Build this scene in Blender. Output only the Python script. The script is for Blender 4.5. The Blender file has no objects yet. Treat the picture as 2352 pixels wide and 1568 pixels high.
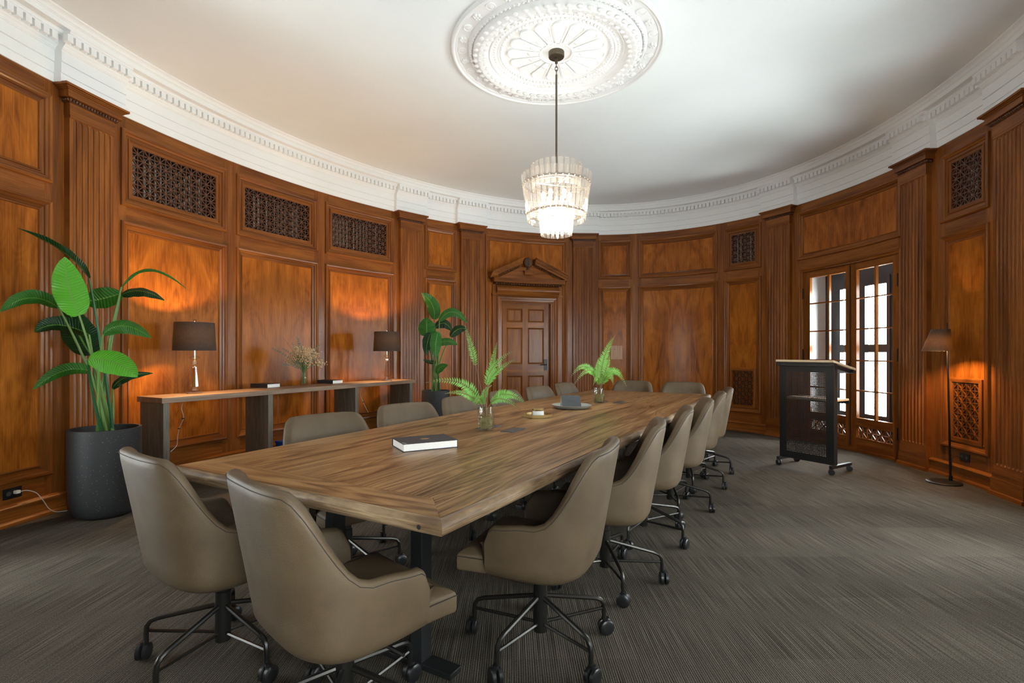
import bpy, math, random
from math import pi, sin, cos, sqrt, atan2, ceil
from mathutils import Vector, Matrix
random.seed(7)
sc = bpy.context.scene
COL = sc.collection

# ------------------------------------------------------------------ camera, world, lights, exposure
FPX, YH = 1173.08, 808.99          # focal length and horizon row for a 2352 px wide frame
cam_d = bpy.data.cameras.new('camera'); cam = bpy.data.objects.new('camera', cam_d); COL.objects.link(cam)
cam_d.sensor_width = 36; cam_d.lens = FPX / 2352 * 36; cam_d.clip_start = 0.03
cam_d.shift_y = (YH - 784) / 2352
cam.location = (0, 0, 1.2); cam.rotation_euler = (pi / 2, 0, 0)
sc.camera = cam
sc.view_settings.view_transform = 'Standard'; sc.view_settings.look = 'None'
sc.view_settings.exposure = 0.95; sc.view_settings.gamma = 1; sc.view_settings.use_curve_mapping = False
w = bpy.data.worlds.new('overcast_sky'); sc.world = w; w.use_nodes = True
w.node_tree.nodes['Background'].inputs[0].default_value = (0.93, 0.98, 1.0, 1)
w.node_tree.nodes['Background'].inputs[1].default_value = 29
try:
    sc.cycles.max_bounces = 10; sc.cycles.diffuse_bounces = 5; sc.cycles.glossy_bounces = 4
    sc.cycles.transmission_bounces = 8; sc.cycles.transparent_max_bounces = 24
    sc.cycles.sample_clamp_indirect = 4.0; sc.cycles.caustics_reflective = False; sc.cycles.caustics_refractive = False
except Exception: pass
CHANDELIER_W, TABLE_LAMP_W, FLOOR_LAMP_W = 3.9, 28.0, 22.0

def light(name, loc, power, color, size=0.05, typ='POINT'):
    l = bpy.data.lights.new(name, typ); l.energy = power; l.color = color; l.shadow_soft_size = size
    o = bpy.data.objects.new(name, l); o.location = loc; COL.objects.link(o); return o

# ------------------------------------------------------------------ room ellipse (arc length s runs left to right as seen)
CX, CY, EA, EB, TH = 0.3686, 4.2433, 3.5555, 4.8755, -0.4890
ct, st = cos(TH), sin(TH)
NT = 4000
_T = [2 * pi * i / NT for i in range(NT + 1)]
_L = [0.0]
for i in range(NT):
    _L.append(_L[-1] + math.hypot(EA * (cos(_T[i + 1]) - cos(_T[i])), EB * (sin(_T[i + 1]) - sin(_T[i]))))
TOT = _L[-1]; LQ = _L[NT // 4]
def phi_of(s):
    l = (LQ - s) % TOT
    lo, hi = 0, NT
    while hi - lo > 1:
        m = (lo + hi) // 2
        if _L[m] <= l: lo = m
        else: hi = m
    f = (l - _L[lo]) / (_L[hi] - _L[lo]); return _T[lo] + f * (_T[hi] - _T[lo])
_cache = {}
def frame_at(s):
    k = round(s, 5)
    if k not in _cache:
        p = phi_of(s); u, v = EA * cos(p), EB * sin(p)
        nu, nv = -cos(p) / EA, -sin(p) / EB; n = math.hypot(nu, nv); nu /= n; nv /= n
        _cache[k] = (CX + ct * u - st * v, CY + st * u + ct * v, ct * nu - st * nv, st * nu + ct * nv)
    return _cache[k]
def W(s, d, z):
    x, y, nx, ny = frame_at(s); return (x + nx * d, y + ny * d, z)
def px(x, y, D):                       # point seen at pixel x, y at depth D
    return Vector(((x - 1176) / FPX * D, D, 1.2 + (YH - y) / FPX * D))
EU, EN = (-st, ct), (-ct, -st)          # long axis, short axis towards the left wall
def RM(u, n, z): return Vector((CX + EU[0] * u + EN[0] * n, CY + EU[1] * u + EN[1] * n, z))

# ------------------------------------------------------------------ materials
def new_mat(name):
    m = bpy.data.materials.new(name); m.use_nodes = True
    return m, m.node_tree.nodes, m.node_tree.links, m.node_tree.nodes['Principled BSDF']
def simple(name, col, rough=0.5, metal=0.0, spec=0.5, **kw):
    m, n, l, b = new_mat(name)
    b.inputs['Base Color'].default_value = (*col, 1); b.inputs['Roughness'].default_value = rough
    b.inputs['Metallic'].default_value = metal; b.inputs['Specular IOR Level'].default_value = spec
    for k, v in kw.items(): b.inputs[k].default_value = v
    return m
def ramp(n, stops):
    r = n.new('ShaderNodeValToRGB'); e = r.color_ramp.elements
    e[0].position, e[0].color = stops[0][0], (*stops[0][1], 1)
    e[1].position, e[1].color = stops[-1][0], (*stops[-1][1], 1)
    for p, c in stops[1:-1]:
        q = e.new(p); q.color = (*c, 1)
    return r
def mth(n, l, op, a, b=None):
    m = n.new('ShaderNodeMath'); m.operation = op
    for i, v in enumerate((a, b)):
        if v is None: continue
        if isinstance(v, (int, float)): m.inputs[i].default_value = v
        else: l.new(v, m.inputs[i])
    return m.outputs[0]
def wood(name, stops, rough=0.3, mirror=False, fu=5, fv=.55, gu=150, gv=4, dist=1.6, grain=.35, bump=.05, coat=.0, wave=0.0, wstops=(18, .9), spec=0.5):
    m, n, l, b = new_mat(name)
    uv = n.new('ShaderNodeUVMap'); sp = n.new('ShaderNodeSeparateXYZ'); l.new(uv.outputs[0], sp.inputs[0])
    oi = n.new('ShaderNodeObjectInfo')
    u, v = sp.outputs[0], sp.outputs[1]
    if mirror: u = mth(n, l, 'ABSOLUTE', u)
    rnd = mth(n, l, 'MULTIPLY', oi.outputs['Random'], 37.0)
    def noise(su, sv, detail, distort, off=0.0):
        c = n.new('ShaderNodeCombineXYZ')
        l.new(mth(n, l, 'MULTIPLY', u, su), c.inputs[0]); l.new(mth(n, l, 'MULTIPLY', v, sv), c.inputs[1])
        l.new(mth(n, l, 'ADD', rnd, off), c.inputs[2])
        t = n.new('ShaderNodeTexNoise'); t.inputs['Scale'].default_value = 1; t.inputs['Detail'].default_value = detail
        t.inputs['Distortion'].default_value = distort; l.new(c.outputs[0], t.inputs['Vector']); return t.outputs[0]
    f = noise(fu, fv, 5, dist)
    g = noise(gu, gv, 3, .2, 3)
    x = mth(n, l, 'ADD', mth(n, l, 'MULTIPLY', f, 1 - grain), mth(n, l, 'MULTIPLY', g, grain))
    if wave:
        f2 = noise(wstops[0] * .22, wstops[1], 2, .6, 9)
        sw = mth(n, l, 'SINE', mth(n, l, 'MULTIPLY', f2, 90.0))
        x = mth(n, l, 'ADD', x, mth(n, l, 'MULTIPLY', sw, wave))
    r = ramp(n, stops); l.new(x, r.inputs[0]); l.new(r.outputs[0], b.inputs['Base Color'])
    b.inputs['Roughness'].default_value = rough; b.inputs['Coat Weight'].default_value = coat; b.inputs['Coat Roughness'].default_value = .2
    b.inputs['Specular IOR Level'].default_value = spec
    bp = n.new('ShaderNodeBump'); bp.inputs['Strength'].default_value = bump; bp.inputs['Distance'].default_value = .004
    l.new(g, bp.inputs['Height']); l.new(bp.outputs[0], b.inputs['Normal'])
    return m
M = {}
DK, MD, LT = (.115, .029, .0045), (.24, .069, .009), (.37, .116, .0145)
M['wood'] = wood('mahogany', [(.30, (.078, .023, .005)), (.5, (.185, .059, .012)), (.72, (.32, .112, .021))], rough=.24, fu=9, fv=.7, dist=.8, spec=.24)
M['field'] = wood('mahogany_veneer', [(.26, DK), (.44, MD), (.60, LT), (.78, (.50, .17, .025))], rough=.24, mirror=True, fu=5.0, fv=1.5, dist=1.5, grain=.36, gu=110, gv=4, wave=.016, wstops=(12, .9), spec=.14)
M['dark_wood'] = wood('dark_carved_mahogany', [(.3, (.03, .010, .004)), (.7, (.13, .045, .013))], rough=.3, fu=20, fv=2)
M['grille'] = wood('grille_mahogany', [(.3, (.055, .02, .010)), (.7, (.15, .055, .022))], rough=.3, fu=20, fv=2)
M['oak'] = wood('brown_oak', [(.28, (.018, .008, .003)), (.42, (.125, .061, .022)), (.56, (.28, .158, .065)), (.78, (.46, .285, .135))], rough=.3, fu=9, fv=.5, gu=240, gv=4, dist=.9, grain=.5, bump=.14, wave=.08, wstops=(26, .45))
M['oak_edge'] = wood('distressed_oak_edge', [(.3, (.030, .016, .007)), (.48, (.15, .090, .045)), (.7, (.40, .28, .165))], rough=.5, fu=16, fv=2.2, gu=230, gv=9, grain=.5, bump=.4)
M['console_top'] = wood('grey_brown_oak', [(.28, (.10, .06, .036)), (.5, (.24, .15, .095)), (.75, (.38, .26, .17))], rough=.42, fu=9, fv=.8, gu=160, gv=5, grain=.45, bump=.2)
M['console_leg'] = wood('grey_stained_oak', [(.28, (.055, .045, .034)), (.5, (.14, .12, .09)), (.75, (.26, .235, .185))], rough=.5, fu=10, fv=1.2, gu=160, gv=6, grain=.45, bump=.2)
M['beech'] = wood('pale_beech', [(.3, (.50, .36, .21)), (.7, (.72, .57, .38))], rough=.4, fu=9, fv=.8, grain=.3)
M['plaque'] = wood('pale_walnut_plate', [(.3, (.20, .09, .035)), (.7, (.52, .27, .12))], rough=.35, fu=14, fv=1.2, grain=.4)

def plaster(name, col, rough=.6):
    m, n, l, b = new_mat(name)
    tc = n.new('ShaderNodeTexCoord'); t = n.new('ShaderNodeTexNoise'); t.inputs['Scale'].default_value = 1.3; t.inputs['Detail'].default_value = 4
    l.new(tc.outputs['Object'], t.inputs['Vector'])
    r = ramp(n, [(.3, tuple(c * .955 for c in col)), (.7, col)]); l.new(t.outputs[0], r.inputs[0]); l.new(r.outputs[0], b.inputs['Base Color'])
    t2 = n.new('ShaderNodeTexNoise'); t2.inputs['Scale'].default_value = 45; l.new(tc.outputs['Object'], t2.inputs['Vector'])
    bp = n.new('ShaderNodeBump'); bp.inputs['Strength'].default_value = .04; bp.inputs['Distance'].default_value = .01
    l.new(t2.outputs[0], bp.inputs['Height']); l.new(bp.outputs[0], b.inputs['Normal'])
    b.inputs['Roughness'].default_value = rough; return m
M['ceiling'] = plaster('ceiling_paint', (.85, .885, .885), .7)
M['white'] = plaster('white_trim_paint', (.86, .875, .87), .45)
M['rosette'] = plaster('rosette_paint', (.80, .80, .79), .55)

# carpet: fine ribs running away from the camera, tile to tile variation
m, n, l, b = new_mat('ribbed_carpet')
tc = n.new('ShaderNodeTexCoord'); sp = n.new('ShaderNodeSeparateXYZ'); l.new(tc.outputs['Object'], sp.inputs[0])
X, Y = sp.outputs[0], sp.outputs[1]
def nz(sx, sy, det=2, off=0):
    c = n.new('ShaderNodeCombineXYZ'); l.new(mth(n, l, 'MULTIPLY', X, sx), c.inputs[0]); l.new(mth(n, l, 'MULTIPLY', Y, sy), c.inputs[1]); c.inputs[2].default_value = off
    t = n.new('ShaderNodeTexNoise'); t.inputs['Scale'].default_value = 1; t.inputs['Detail'].default_value = det; l.new(c.outputs[0], t.inputs['Vector']); return t.outputs[0]
rib = mth(n, l, 'SINE', mth(n, l, 'MULTIPLY', X, 2 * pi / .0088))
strip = nz(230, 2.6, 2, 4); fleck = nz(420, 160, 2, 8); blot = nz(1.1, 1.1, 3, 1)
tile = n.new('ShaderNodeTexWhiteNoise'); tile.noise_dimensions = '2D'
c2 = n.new('ShaderNodeCombineXYZ'); l.new(mth(n, l, 'FLOOR', mth(n, l, 'MULTIPLY', X, 2.0)), c2.inputs[0]); l.new(mth(n, l, 'FLOOR', mth(n, l, 'MULTIPLY', Y, 2.0)), c2.inputs[1]); l.new(c2.outputs[0], tile.inputs['Vector'])
v = mth(n, l, 'ADD', mth(n, l, 'MULTIPLY', rib, .07), mth(n, l, 'MULTIPLY', strip, .50))
v = mth(n, l, 'ADD', v, mth(n, l, 'MULTIPLY', fleck, .45)); v = mth(n, l, 'ADD', v, mth(n, l, 'MULTIPLY', tile.outputs[0], .05))
v = mth(n, l, 'ADD', v, mth(n, l, 'MULTIPLY', blot, .12))
r = ramp(n, [(.24, (.006, .005, .004)), (.5, (.041, .0345, .0275)), (.80, (.165, .142, .114))]); l.new(v, r.inputs[0]); l.new(r.outputs[0], b.inputs['Base Color'])
b.inputs['Roughness'].default_value = .93; b.inputs['Specular IOR Level'].default_value = .2
b.inputs['Specular IOR Level'].default_value = .05
bp = n.new('ShaderNodeBump'); bp.inputs['Strength'].default_value = .35; bp.inputs['Distance'].default_value = .002
l.new(mth(n, l, 'ADD', rib, fleck), bp.inputs['Height']); l.new(bp.outputs[0], b.inputs['Normal']); M['carpet'] = m

# leather
m, n, l, b = new_mat('taupe_leather')
tc = n.new('ShaderNodeTexCoord'); t = n.new('ShaderNodeTexNoise'); t.inputs['Scale'].default_value = 7; t.inputs['Detail'].default_value = 5
l.new(tc.outputs['Object'], t.inputs['Vector'])
r = ramp(n, [(.3, (.070, .045, .0235)), (.7, (.104, .071, .0395))]); l.new(t.outputs[0], r.inputs[0]); l.new(r.outputs[0], b.inputs['Base Color'])
vo = n.new('ShaderNodeTexNoise'); vo.inputs['Scale'].default_value = 420; vo.inputs['Detail'].default_value = 2; l.new(tc.outputs['Object'], vo.inputs['Vector'])
bp = n.new('ShaderNodeBump'); bp.inputs['Strength'].default_value = .35; bp.inputs['Distance'].default_value = .002
l.new(vo.outputs[0], bp.inputs['Height']); l.new(bp.outputs[0], b.inputs['Normal'])
b.inputs['Roughness'].default_value = .56; b.inputs['Specular IOR Level'].default_value = .4; M['leather'] = m
M['stitch'] = simple('dark_stitching', (.022, .015, .010), .8)
M['base_metal'] = simple('gunmetal_tube', (.035, .033, .030), .3, .75)
M['black'] = simple('black_plastic', (.010, .010, .011), .35)
M['black_metal'] = simple('black_painted_metal', (.011, .012, .013), .42)
M['iron'] = simple('dark_iron', (.02, .018, .016), .45, .7)
M['bronze'] = simple('aged_bronze', (.13, .105, .075), .38, .85)
M['chrome'] = simple('polished_nickel', (.70, .65, .57), .2, 1.0)
M['brass'] = simple('antique_brass', (.34, .235, .10), .4, .9)
M['gap'] = simple('dark_groove', (.012, .008, .005), .8)
M['void'] = simple('dark_void', (.012, .012, .012), .9)
M['dark_frame'] = simple('charcoal_window_frame', (.012, .015, .020), .4)
M['pages'] = simple('book_pages', (.86, .85, .81), .7)
M['cover'] = simple('midnight_book_cover', (.018, .022, .032), .5)
M['gold'] = simple('gold_foil', (.55, .36, .13), .4, .6)
M['white_plastic'] = simple('white_plastic', (.75, .74, .68), .5)
M['clear_cord'] = simple('pale_clear_cord', (.55, .52, .44), .4)
M['blue'] = simple('blue_plastic', (.01, .06, .26), .5)
M['ceramic'] = simple('sage_grey_ceramic', (.27, .29, .26), .35)
M['card_back'] = simple('pale_card', (.55, .56, .54), .6)
M['card'] = simple('charcoal_card', (.045, .05, .056), .5)
M['wax'] = simple('candle_jar_label', (.72, .72, .68), .4)
M['grey_plate'] = simple('grey_grommet', (.045, .048, .05), .4)
# stone pot
m, n, l, b = new_mat('speckled_black_stone')
tc = n.new('ShaderNodeTexCoord'); t = n.new('ShaderNodeTexVoronoi'); t.inputs['Scale'].default_value = 55; l.new(tc.outputs['Object'], t.inputs['Vector'])
r = ramp(n, [(.06, (.26, .27, .27)), (.13, (.020, .021, .023))]); l.new(t.outputs['Distance'], r.inputs[0]); l.new(r.outputs[0], b.inputs['Base Color'])
b.inputs['Roughness'].default_value = .6; M['stone'] = m
# shade fabric: lets lamp light through
def shade(name, dark, trans):
    m, n, l, b = new_mat(name)
    tc = n.new('ShaderNodeTexCoord'); t = n.new('ShaderNodeTexNoise'); t.inputs['Scale'].default_value = 160; t.inputs['Detail'].default_value = 2
    mp = n.new('ShaderNodeMapping'); mp.inputs['Scale'].default_value = (1, 1, 2.2); l.new(tc.outputs['Object'], mp.inputs[0]); l.new(mp.outputs[0], t.inputs['Vector'])
    r = ramp(n, [(.38, tuple(c * .35 for c in trans)), (.65, trans)]); l.new(t.outputs[0], r.inputs[0])
    tr = n.new('ShaderNodeBsdfTranslucent'); l.new(r.outputs[0], tr.inputs['Color'])
    b.inputs['Base Color'].default_value = (*dark, 1); b.inputs['Roughness'].default_value = .85
    a = n.new('ShaderNodeAddShader'); l.new(b.outputs[0], a.inputs[0]); l.new(tr.outputs[0], a.inputs[1])
    l.new(a.outputs[0], n['Material Output'].inputs['Surface']); return m
M['shade'] = shade('black_linen_shade', (.016, .015, .014), (.046, .035, .020))
M['shade_floor'] = shade('brown_linen_shade', (.03, .024, .017), (.065, .045, .023))
M['shade_in'] = simple('white_shade_lining', (.8, .76, .66), .7)
# glass types
def thin_glass(name, tint, gloss=.09, rough=.02):
    m, n, l, b = new_mat(name); n.remove(b)
    t = n.new('ShaderNodeBsdfTransparent'); t.inputs[0].default_value = (*tint, 1)
    g = n.new('ShaderNodeBsdfGlossy'); g.inputs['Roughness'].default_value = rough
    lw = n.new('ShaderNodeLayerWeight'); lw.inputs[0].default_value = .5
    mx = n.new('ShaderNodeMixShader'); l.new(mth(n, l, 'ADD', mth(n, l, 'MULTIPLY', mth(n, l, 'POWER', lw.outputs['Facing'], 4.0), .55), gloss), mx.inputs[0])
    l.new(t.outputs[0], mx.inputs[1]); l.new(g.outputs[0], mx.inputs[2]); l.new(mx.outputs[0], n['Material Output'].inputs['Surface']); return m
M['pane'] = thin_glass('window_pane', (.96, .98, .97), .04)
M['vase_glass'] = thin_glass('clear_vase_glass', (.95, .97, .95), .05)
M['crystal_base'] = thin_glass('clear_crystal', (.93, .91, .87), .22, .08)
m, n, l, b = new_mat('champagne_crystal_bar'); n.remove(b)     # cut glass bars: partly clear, partly scattering lamp light, partly mirror-like
t = n.new('ShaderNodeBsdfTransparent'); t.inputs[0].default_value = (.996, .988, .972, 1)
tl = n.new('ShaderNodeBsdfTranslucent'); tl.inputs[0].default_value = (1, .95, .87, 1)
g = n.new('ShaderNodeBsdfGlossy'); g.inputs['Roughness'].default_value = .12; g.inputs[0].default_value = (1, .98, .95, 1)
fr = n.new('ShaderNodeLayerWeight'); fr.inputs[0].default_value = .5
m1 = n.new('ShaderNodeMixShader'); m1.inputs[0].default_value = .04; l.new(t.outputs[0], m1.inputs[1]); l.new(tl.outputs[0], m1.inputs[2])
m2 = n.new('ShaderNodeMixShader'); l.new(mth(n, l, 'ADD', mth(n, l, 'MULTIPLY', mth(n, l, 'POWER', fr.outputs['Facing'], 2.2), .7), .10), m2.inputs[0]); l.new(m1.outputs[0], m2.inputs[1]); l.new(g.outputs[0], m2.inputs[2])
l.new(m2.outputs[0], n['Material Output'].inputs['Surface']); M['crystal'] = m
def emit(name, col, s):
    m, n, l, b = new_mat(name); b.inputs['Base Color'].default_value = (*col, 1); b.inputs['Emission Color'].default_value = (*col, 1); b.inputs['Emission Strength'].default_value = s; return m
M['bulb'] = emit('lit_frosted_bulb', (1, .84, .60), 7)
# leaves
def leafmat(name, c0, c1, scale=34, transl=.35, rough=.35):
    m, n, l, b = new_mat(name)
    uv = n.new('ShaderNodeUVMap'); sp = n.new('ShaderNodeSeparateXYZ'); l.new(uv.outputs[0], sp.inputs[0])
    au = mth(n, l, 'ABSOLUTE', sp.outputs[0])
    rb = mth(n, l, 'SINE', mth(n, l, 'MULTIPLY', mth(n, l, 'SUBTRACT', sp.outputs[1], mth(n, l, 'MULTIPLY', au, .10)), scale * 2 * pi))
    mid = mth(n, l, 'LESS_THAN', au, .028)
    r = ramp(n, [(0, c0), (1, c1)]); l.new(mth(n, l, 'ADD', mth(n, l, 'MULTIPLY', rb, .13), .5), r.inputs[0])
    mx = n.new('ShaderNodeMix'); mx.data_type = 'RGBA'; l.new(mid, mx.inputs['Factor']); l.new(r.outputs[0], mx.inputs[6]); mx.inputs[7].default_value = (.14, .34, .06, 1)
    l.new(mx.outputs[2], b.inputs['Base Color']); b.inputs['Roughness'].default_value = rough
    tr = n.new('ShaderNodeBsdfTranslucent'); l.new(mx.outputs[2], tr.inputs[0])
    ms = n.new('ShaderNodeMixShader'); ms.inputs[0].default_value = transl; l.new(b.outputs[0], ms.inputs[1]); l.new(tr.outputs[0], ms.inputs[2])
    l.new(ms.outputs[0], n['Material Output'].inputs['Surface'])
    bp = n.new('ShaderNodeBump'); bp.inputs['Strength'].default_value = .5; bp.inputs['Distance'].default_value = .004; l.new(rb, bp.inputs['Height']); l.new(bp.outputs[0], b.inputs['Normal'])
    return m
M['leaf'] = leafmat('broad_leaf_green', (.020, .115, .012), (.045, .21, .022))
M['leaf_bright'] = leafmat('young_leaf_green', (.06, .30, .012), (.12, .46, .03))
M['leaf_dark'] = leafmat('deep_leaf_green', (.006, .035, .010), (.015, .075, .018))
M['stem'] = simple('green_stem', (.11, .20, .045), .45)
M['stem_dark'] = simple('dark_green_stem', (.018, .09, .03), .45)
M['fern'] = simple('fern_green', (.16, .38, .06), .45)
M['fern_stem'] = simple('brown_fern_stem', (.16, .085, .04), .6)
M['moss'] = simple('olive_moss', (.19, .145, .055), .9)
M['blossom'] = simple('dried_cream_blossom', (.62, .44, .24), .8)
M['eucalyptus'] = simple('dusty_eucalyptus', (.16, .25, .19), .6)
M['soil'] = simple('dark_soil', (.02, .015, .01), .95)

# ------------------------------------------------------------------ mesh builder
class MB:
    def __init__(s): s.v, s.f, s.uv = [], [], []
    def add(s, pts, uvs=None):
        b = len(s.v); s.v += [tuple(p) for p in pts]; s.f.append(tuple(range(b, b + len(pts)))); s.uv.append(uvs)
    def grid(s, rows, uvs=None, closed=False):        # rows of points with shared vertices
        b = len(s.v); nr, nc = len(rows), len(rows[0])
        for r_ in rows: s.v += [tuple(p) for p in r_]
        for i in range(nr - 1):
            for j in range(nc if closed else nc - 1):
                k = (j + 1) % nc
                s.f.append((b + i * nc + j, b + i * nc + k, b + (i + 1) * nc + k, b + (i + 1) * nc + j))
                s.uv.append(None if uvs is None else (uvs[i][j], uvs[i][k], uvs[i + 1][k], uvs[i + 1][j]))
    def box(s, c, size, R=None, grain=None):
        hx, hy, hz = (q / 2 for q in size); c = Vector(c)
        P = [Vector((x, y, z)) for z in (-hz, hz) for y in (-hy, hy) for x in (-hx, hx)]
        if grain is None: grain = max(range(3), key=lambda i: size[i])
        b = len(s.v); s.v += [tuple(c + (R @ p if R else p)) for p in P]
        for fc, ax in (((0, 2, 3, 1), 2), ((4, 5, 7, 6), 2), ((0, 1, 5, 4), 1), ((2, 6, 7, 3), 1), ((0, 4, 6, 2), 0), ((1, 3, 7, 5), 0)):
            s.f.append(tuple(b + i for i in fc))
            o = [a for a in range(3) if a != ax]
            va = grain if grain in o else o[1]; ua = o[0] if va == o[1] else o[1]
            s.uv.append([(P[i][ua] + ax * .37, P[i][va]) for i in fc])
    def prism(s, poly, z0, z1, T=lambda p: p, grain=0):     # polygon (x, y) extruded along z
        k = len(poly); lo = [T((x, y, z0)) for x, y in poly]; hi = [T((x, y, z1)) for x, y in poly]
        u = [(p[1 - grain], p[grain]) for p in poly]
        s.add(hi, u); s.add(lo[::-1], u[::-1]); a = 0
        for i in range(k):
            j = (i + 1) % k; d = math.dist(poly[i], poly[j])
            s.add([lo[i], lo[j], hi[j], hi[i]], [(0, a), (0, a + d), (z1 - z0, a + d), (z1 - z0, a)]); a += d
    def lathe(s, prof, n=24, c=(0, 0, 0), cap=True, R=None, ang0=0.0):
        c = Vector(c); rows = []
        for r_, z in prof:
            rows.append([c + (R @ Vector((r_ * cos(a), r_ * sin(a), z)) if R else Vector((r_ * cos(a), r_ * sin(a), z))) for a in (ang0 + 2 * pi * i / n for i in range(n))])
        s.grid(rows, closed=True)
        if cap: s.add(rows[0][::-1]); s.add(rows[-1])
    def tube(s, pts, r, n=8, cap=True):
        pts = [Vector(p) for p in pts]; rows = []; up = None
        for i, p in enumerate(pts):
            t = (pts[min(i + 1, len(pts) - 1)] - pts[max(i - 1, 0)]).normalized()
            if up is None: up = Vector((0, 0, 1)) if abs(t.z) < .9 else Vector((1, 0, 0))
            a = t.cross(up).normalized(); b2 = a.cross(t).normalized(); up = b2
            rr = r[i] if isinstance(r, (list, tuple)) else r
            rows.append([p + a * rr * cos(q) + b2 * rr * sin(q) for q in (2 * pi * k / n for k in range(n))])
        s.grid(rows, closed=True)
        if cap: s.add(rows[0]); s.add(rows[-1][::-1])
    def ball(s, c, r, n=10, m_=6, sc_=(1, 1, 1)):
        prof = [(r * sin(pi * i / m_), -r * cos(pi * i / m_)) for i in range(m_ + 1)]
        prof[0] = (r * .02, -r); prof[-1] = (r * .02, r)
        b = MB(); b.lathe(prof, n)
        k = len(s.v); s.v += [(c[0] + p[0] * sc_[0], c[1] + p[1] * sc_[1], c[2] + p[2] * sc_[2]) for p in b.v]
        s.f += [tuple(k + i for i in f) for f in b.f]; s.uv += b.uv
    def build(s, name, mat, parent=None, smooth=False, loc=None, bevel=0, sub=0, angle=40, mw=None):
        me = bpy.data.meshes.new(name)
        if mw is not None:
            iv = mw.inverted(); vs = [tuple(iv @ Vector(p)) for p in s.v]
        elif loc is not None: vs = [(p[0] - loc[0], p[1] - loc[1], p[2] - loc[2]) for p in s.v]
        else: vs = s.v
        me.from_pydata(vs, [], s.f)
        ul = me.uv_layers.new(name='UVMap'); k = 0; data = []
        for f, uv in zip(s.f, s.uv):
            for i in range(len(f)):
                data += [uv[i][0], uv[i][1]] if uv else [s.v[f[i]][0], s.v[f[i]][1]]
        ul.data.foreach_set('uv', data)
        me.materials.append(M[mat])
        o = bpy.data.objects.new(name, me); COL.objects.link(o)
        if smooth:
            me.polygons.foreach_set('use_smooth', [True] * len(me.polygons))
            if angle < 180:
                try: me.set_sharp_from_angle(angle=math.radians(angle))
                except Exception: pass
        if mw is not None and parent is None: o.matrix_world = mw
        elif loc is not None and parent is None: o.location = loc
        if parent is not None:
            o.parent = parent
            if mw is None and loc is None and parent.get('_w'): pass
        if bevel:
            md = o.modifiers.new('bevel', 'BEVEL'); md.width = bevel; md.segments = 2; md.limit_method = 'ANGLE'
        if sub:
            md = o.modifiers.new('sub', 'SUBSURF'); md.levels = sub; md.render_levels = sub
        return o
def empty(name, loc, rz=0.0, label=None, cat=None, group=None, kind=None):
    o = bpy.data.objects.new(name, None); o.location = loc; o.rotation_euler = (0, 0, rz); o.empty_display_size = .1; COL.objects.link(o)
    return tag(o, label, cat, group, kind)
def tag(o, label=None, cat=None, group=None, kind=None):
    if label: o['label'] = label
    if cat: o['category'] = cat
    if group: o['group'] = group
    if kind: o['kind'] = kind
    return o
def copy_tree(o, parent=None):
    c = o.copy(); COL.objects.link(c); c.parent = parent
    for ch in list(o.children): copy_tree(ch, c)
    return c
def bez(a, b, c, n=10):
    a, b, c = Vector(a), Vector(b), Vector(c)
    return [(1 - t) ** 2 * a + 2 * t * (1 - t) * b + t * t * c for t in (i / n for i in range(n + 1))]
def through(a, m_, c, n=10):                        # quadratic curve passing through the middle point
    a, m_, c = Vector(a), Vector(m_), Vector(c); return bez(a, 2 * m_ - (a + c) / 2, c, n)
def srange(s0, s1, step=.09):
    k = max(1, ceil((s1 - s0) / step)); return [s0 + (s1 - s0) * i / k for i in range(k + 1)]
# wall-space helpers ------------------------------------------------
def wstrip(mb, s0, s1, z0, z1, d, uc=0.0, horiz=False):
    S = srange(s0, s1)
    uvf = (lambda s, z: (z, s)) if horiz else (lambda s, z: (s - uc, z))
    mb.grid([[W(s, d, z) for s in S] for z in (z0, z1)], [[uvf(s, z) for s in S] for z in (z0, z1)])
def wsweep(mb, prof, s0, s1, caps=True):            # profile [(d, z)] extruded along the wall
    S = srange(s0, s1); acc = [0]
    for a, b in zip(prof, prof[1:]): acc.append(acc[-1] + math.dist(a, b))
    mb.grid([[W(s, d, z) for s in S] for d, z in prof], [[(a, s) for s in S] for a in acc])
    if caps:
        for s in (s0, s1):
            mb.add([W(s, d, z) for d, z in prof] + [W(s, -.01, prof[-1][1]), W(s, -.01, prof[0][1])], [(d, z) for d, z in prof] + [(0, 0), (0, 0)])
def wbox(mb, s0, s1, z0, z1, d0, d1, horiz=None):
    if horiz is None: horiz = (s1 - s0) > (z1 - z0)
    wstrip(mb, s0, s1, z0, z1, d1, horiz=horiz)
    S = srange(s0, s1)
    for z in (z0, z1): mb.grid([[W(s, d, z) for s in S] for d in (d0, d1)], [[(d, s) for s in S] for d in (d0, d1)])
    for s in (s0, s1): mb.add([W(s, d0, z0), W(s, d1, z0), W(s, d1, z1), W(s, d0, z1)], [(d0, z0), (d1, z0), (d1, z1), (d0, z1)])
def wframe(mb, s0, s1, z0, z1, prof, sides='tblr'):   # mitred frame, prof [(inset, d)]
    acc = [0]
    for a, b in zip(prof, prof[1:]): acc.append(acc[-1] + math.dist(a, b))
    K = max(1, ceil((s1 - s0) / .09))
    for side in sides:
        if side in 'tb':
            rows, uvs = [], []
            for (i, d), a in zip(prof, acc):
                z = z1 - i if side == 't' else z0 + i
                ss = [s0 + i + (s1 - s0 - 2 * i) * k / K for k in range(K + 1)]
                rows.append([W(s, d, z) for s in ss]); uvs.append([(a, s) for s in ss])
            mb.grid(rows, uvs)
        else:
            rows, uvs = [], []
            for (i, d), a in zip(prof, acc):
                s = s0 + i if side == 'l' else s1 - i
                zz = (z0 + (i if 'b' in sides else 0), z1 - i)
                rows.append([W(s, d, z) for z in zz]); uvs.append([(a, z) for z in zz])
            mb.grid(rows, uvs)
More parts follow.
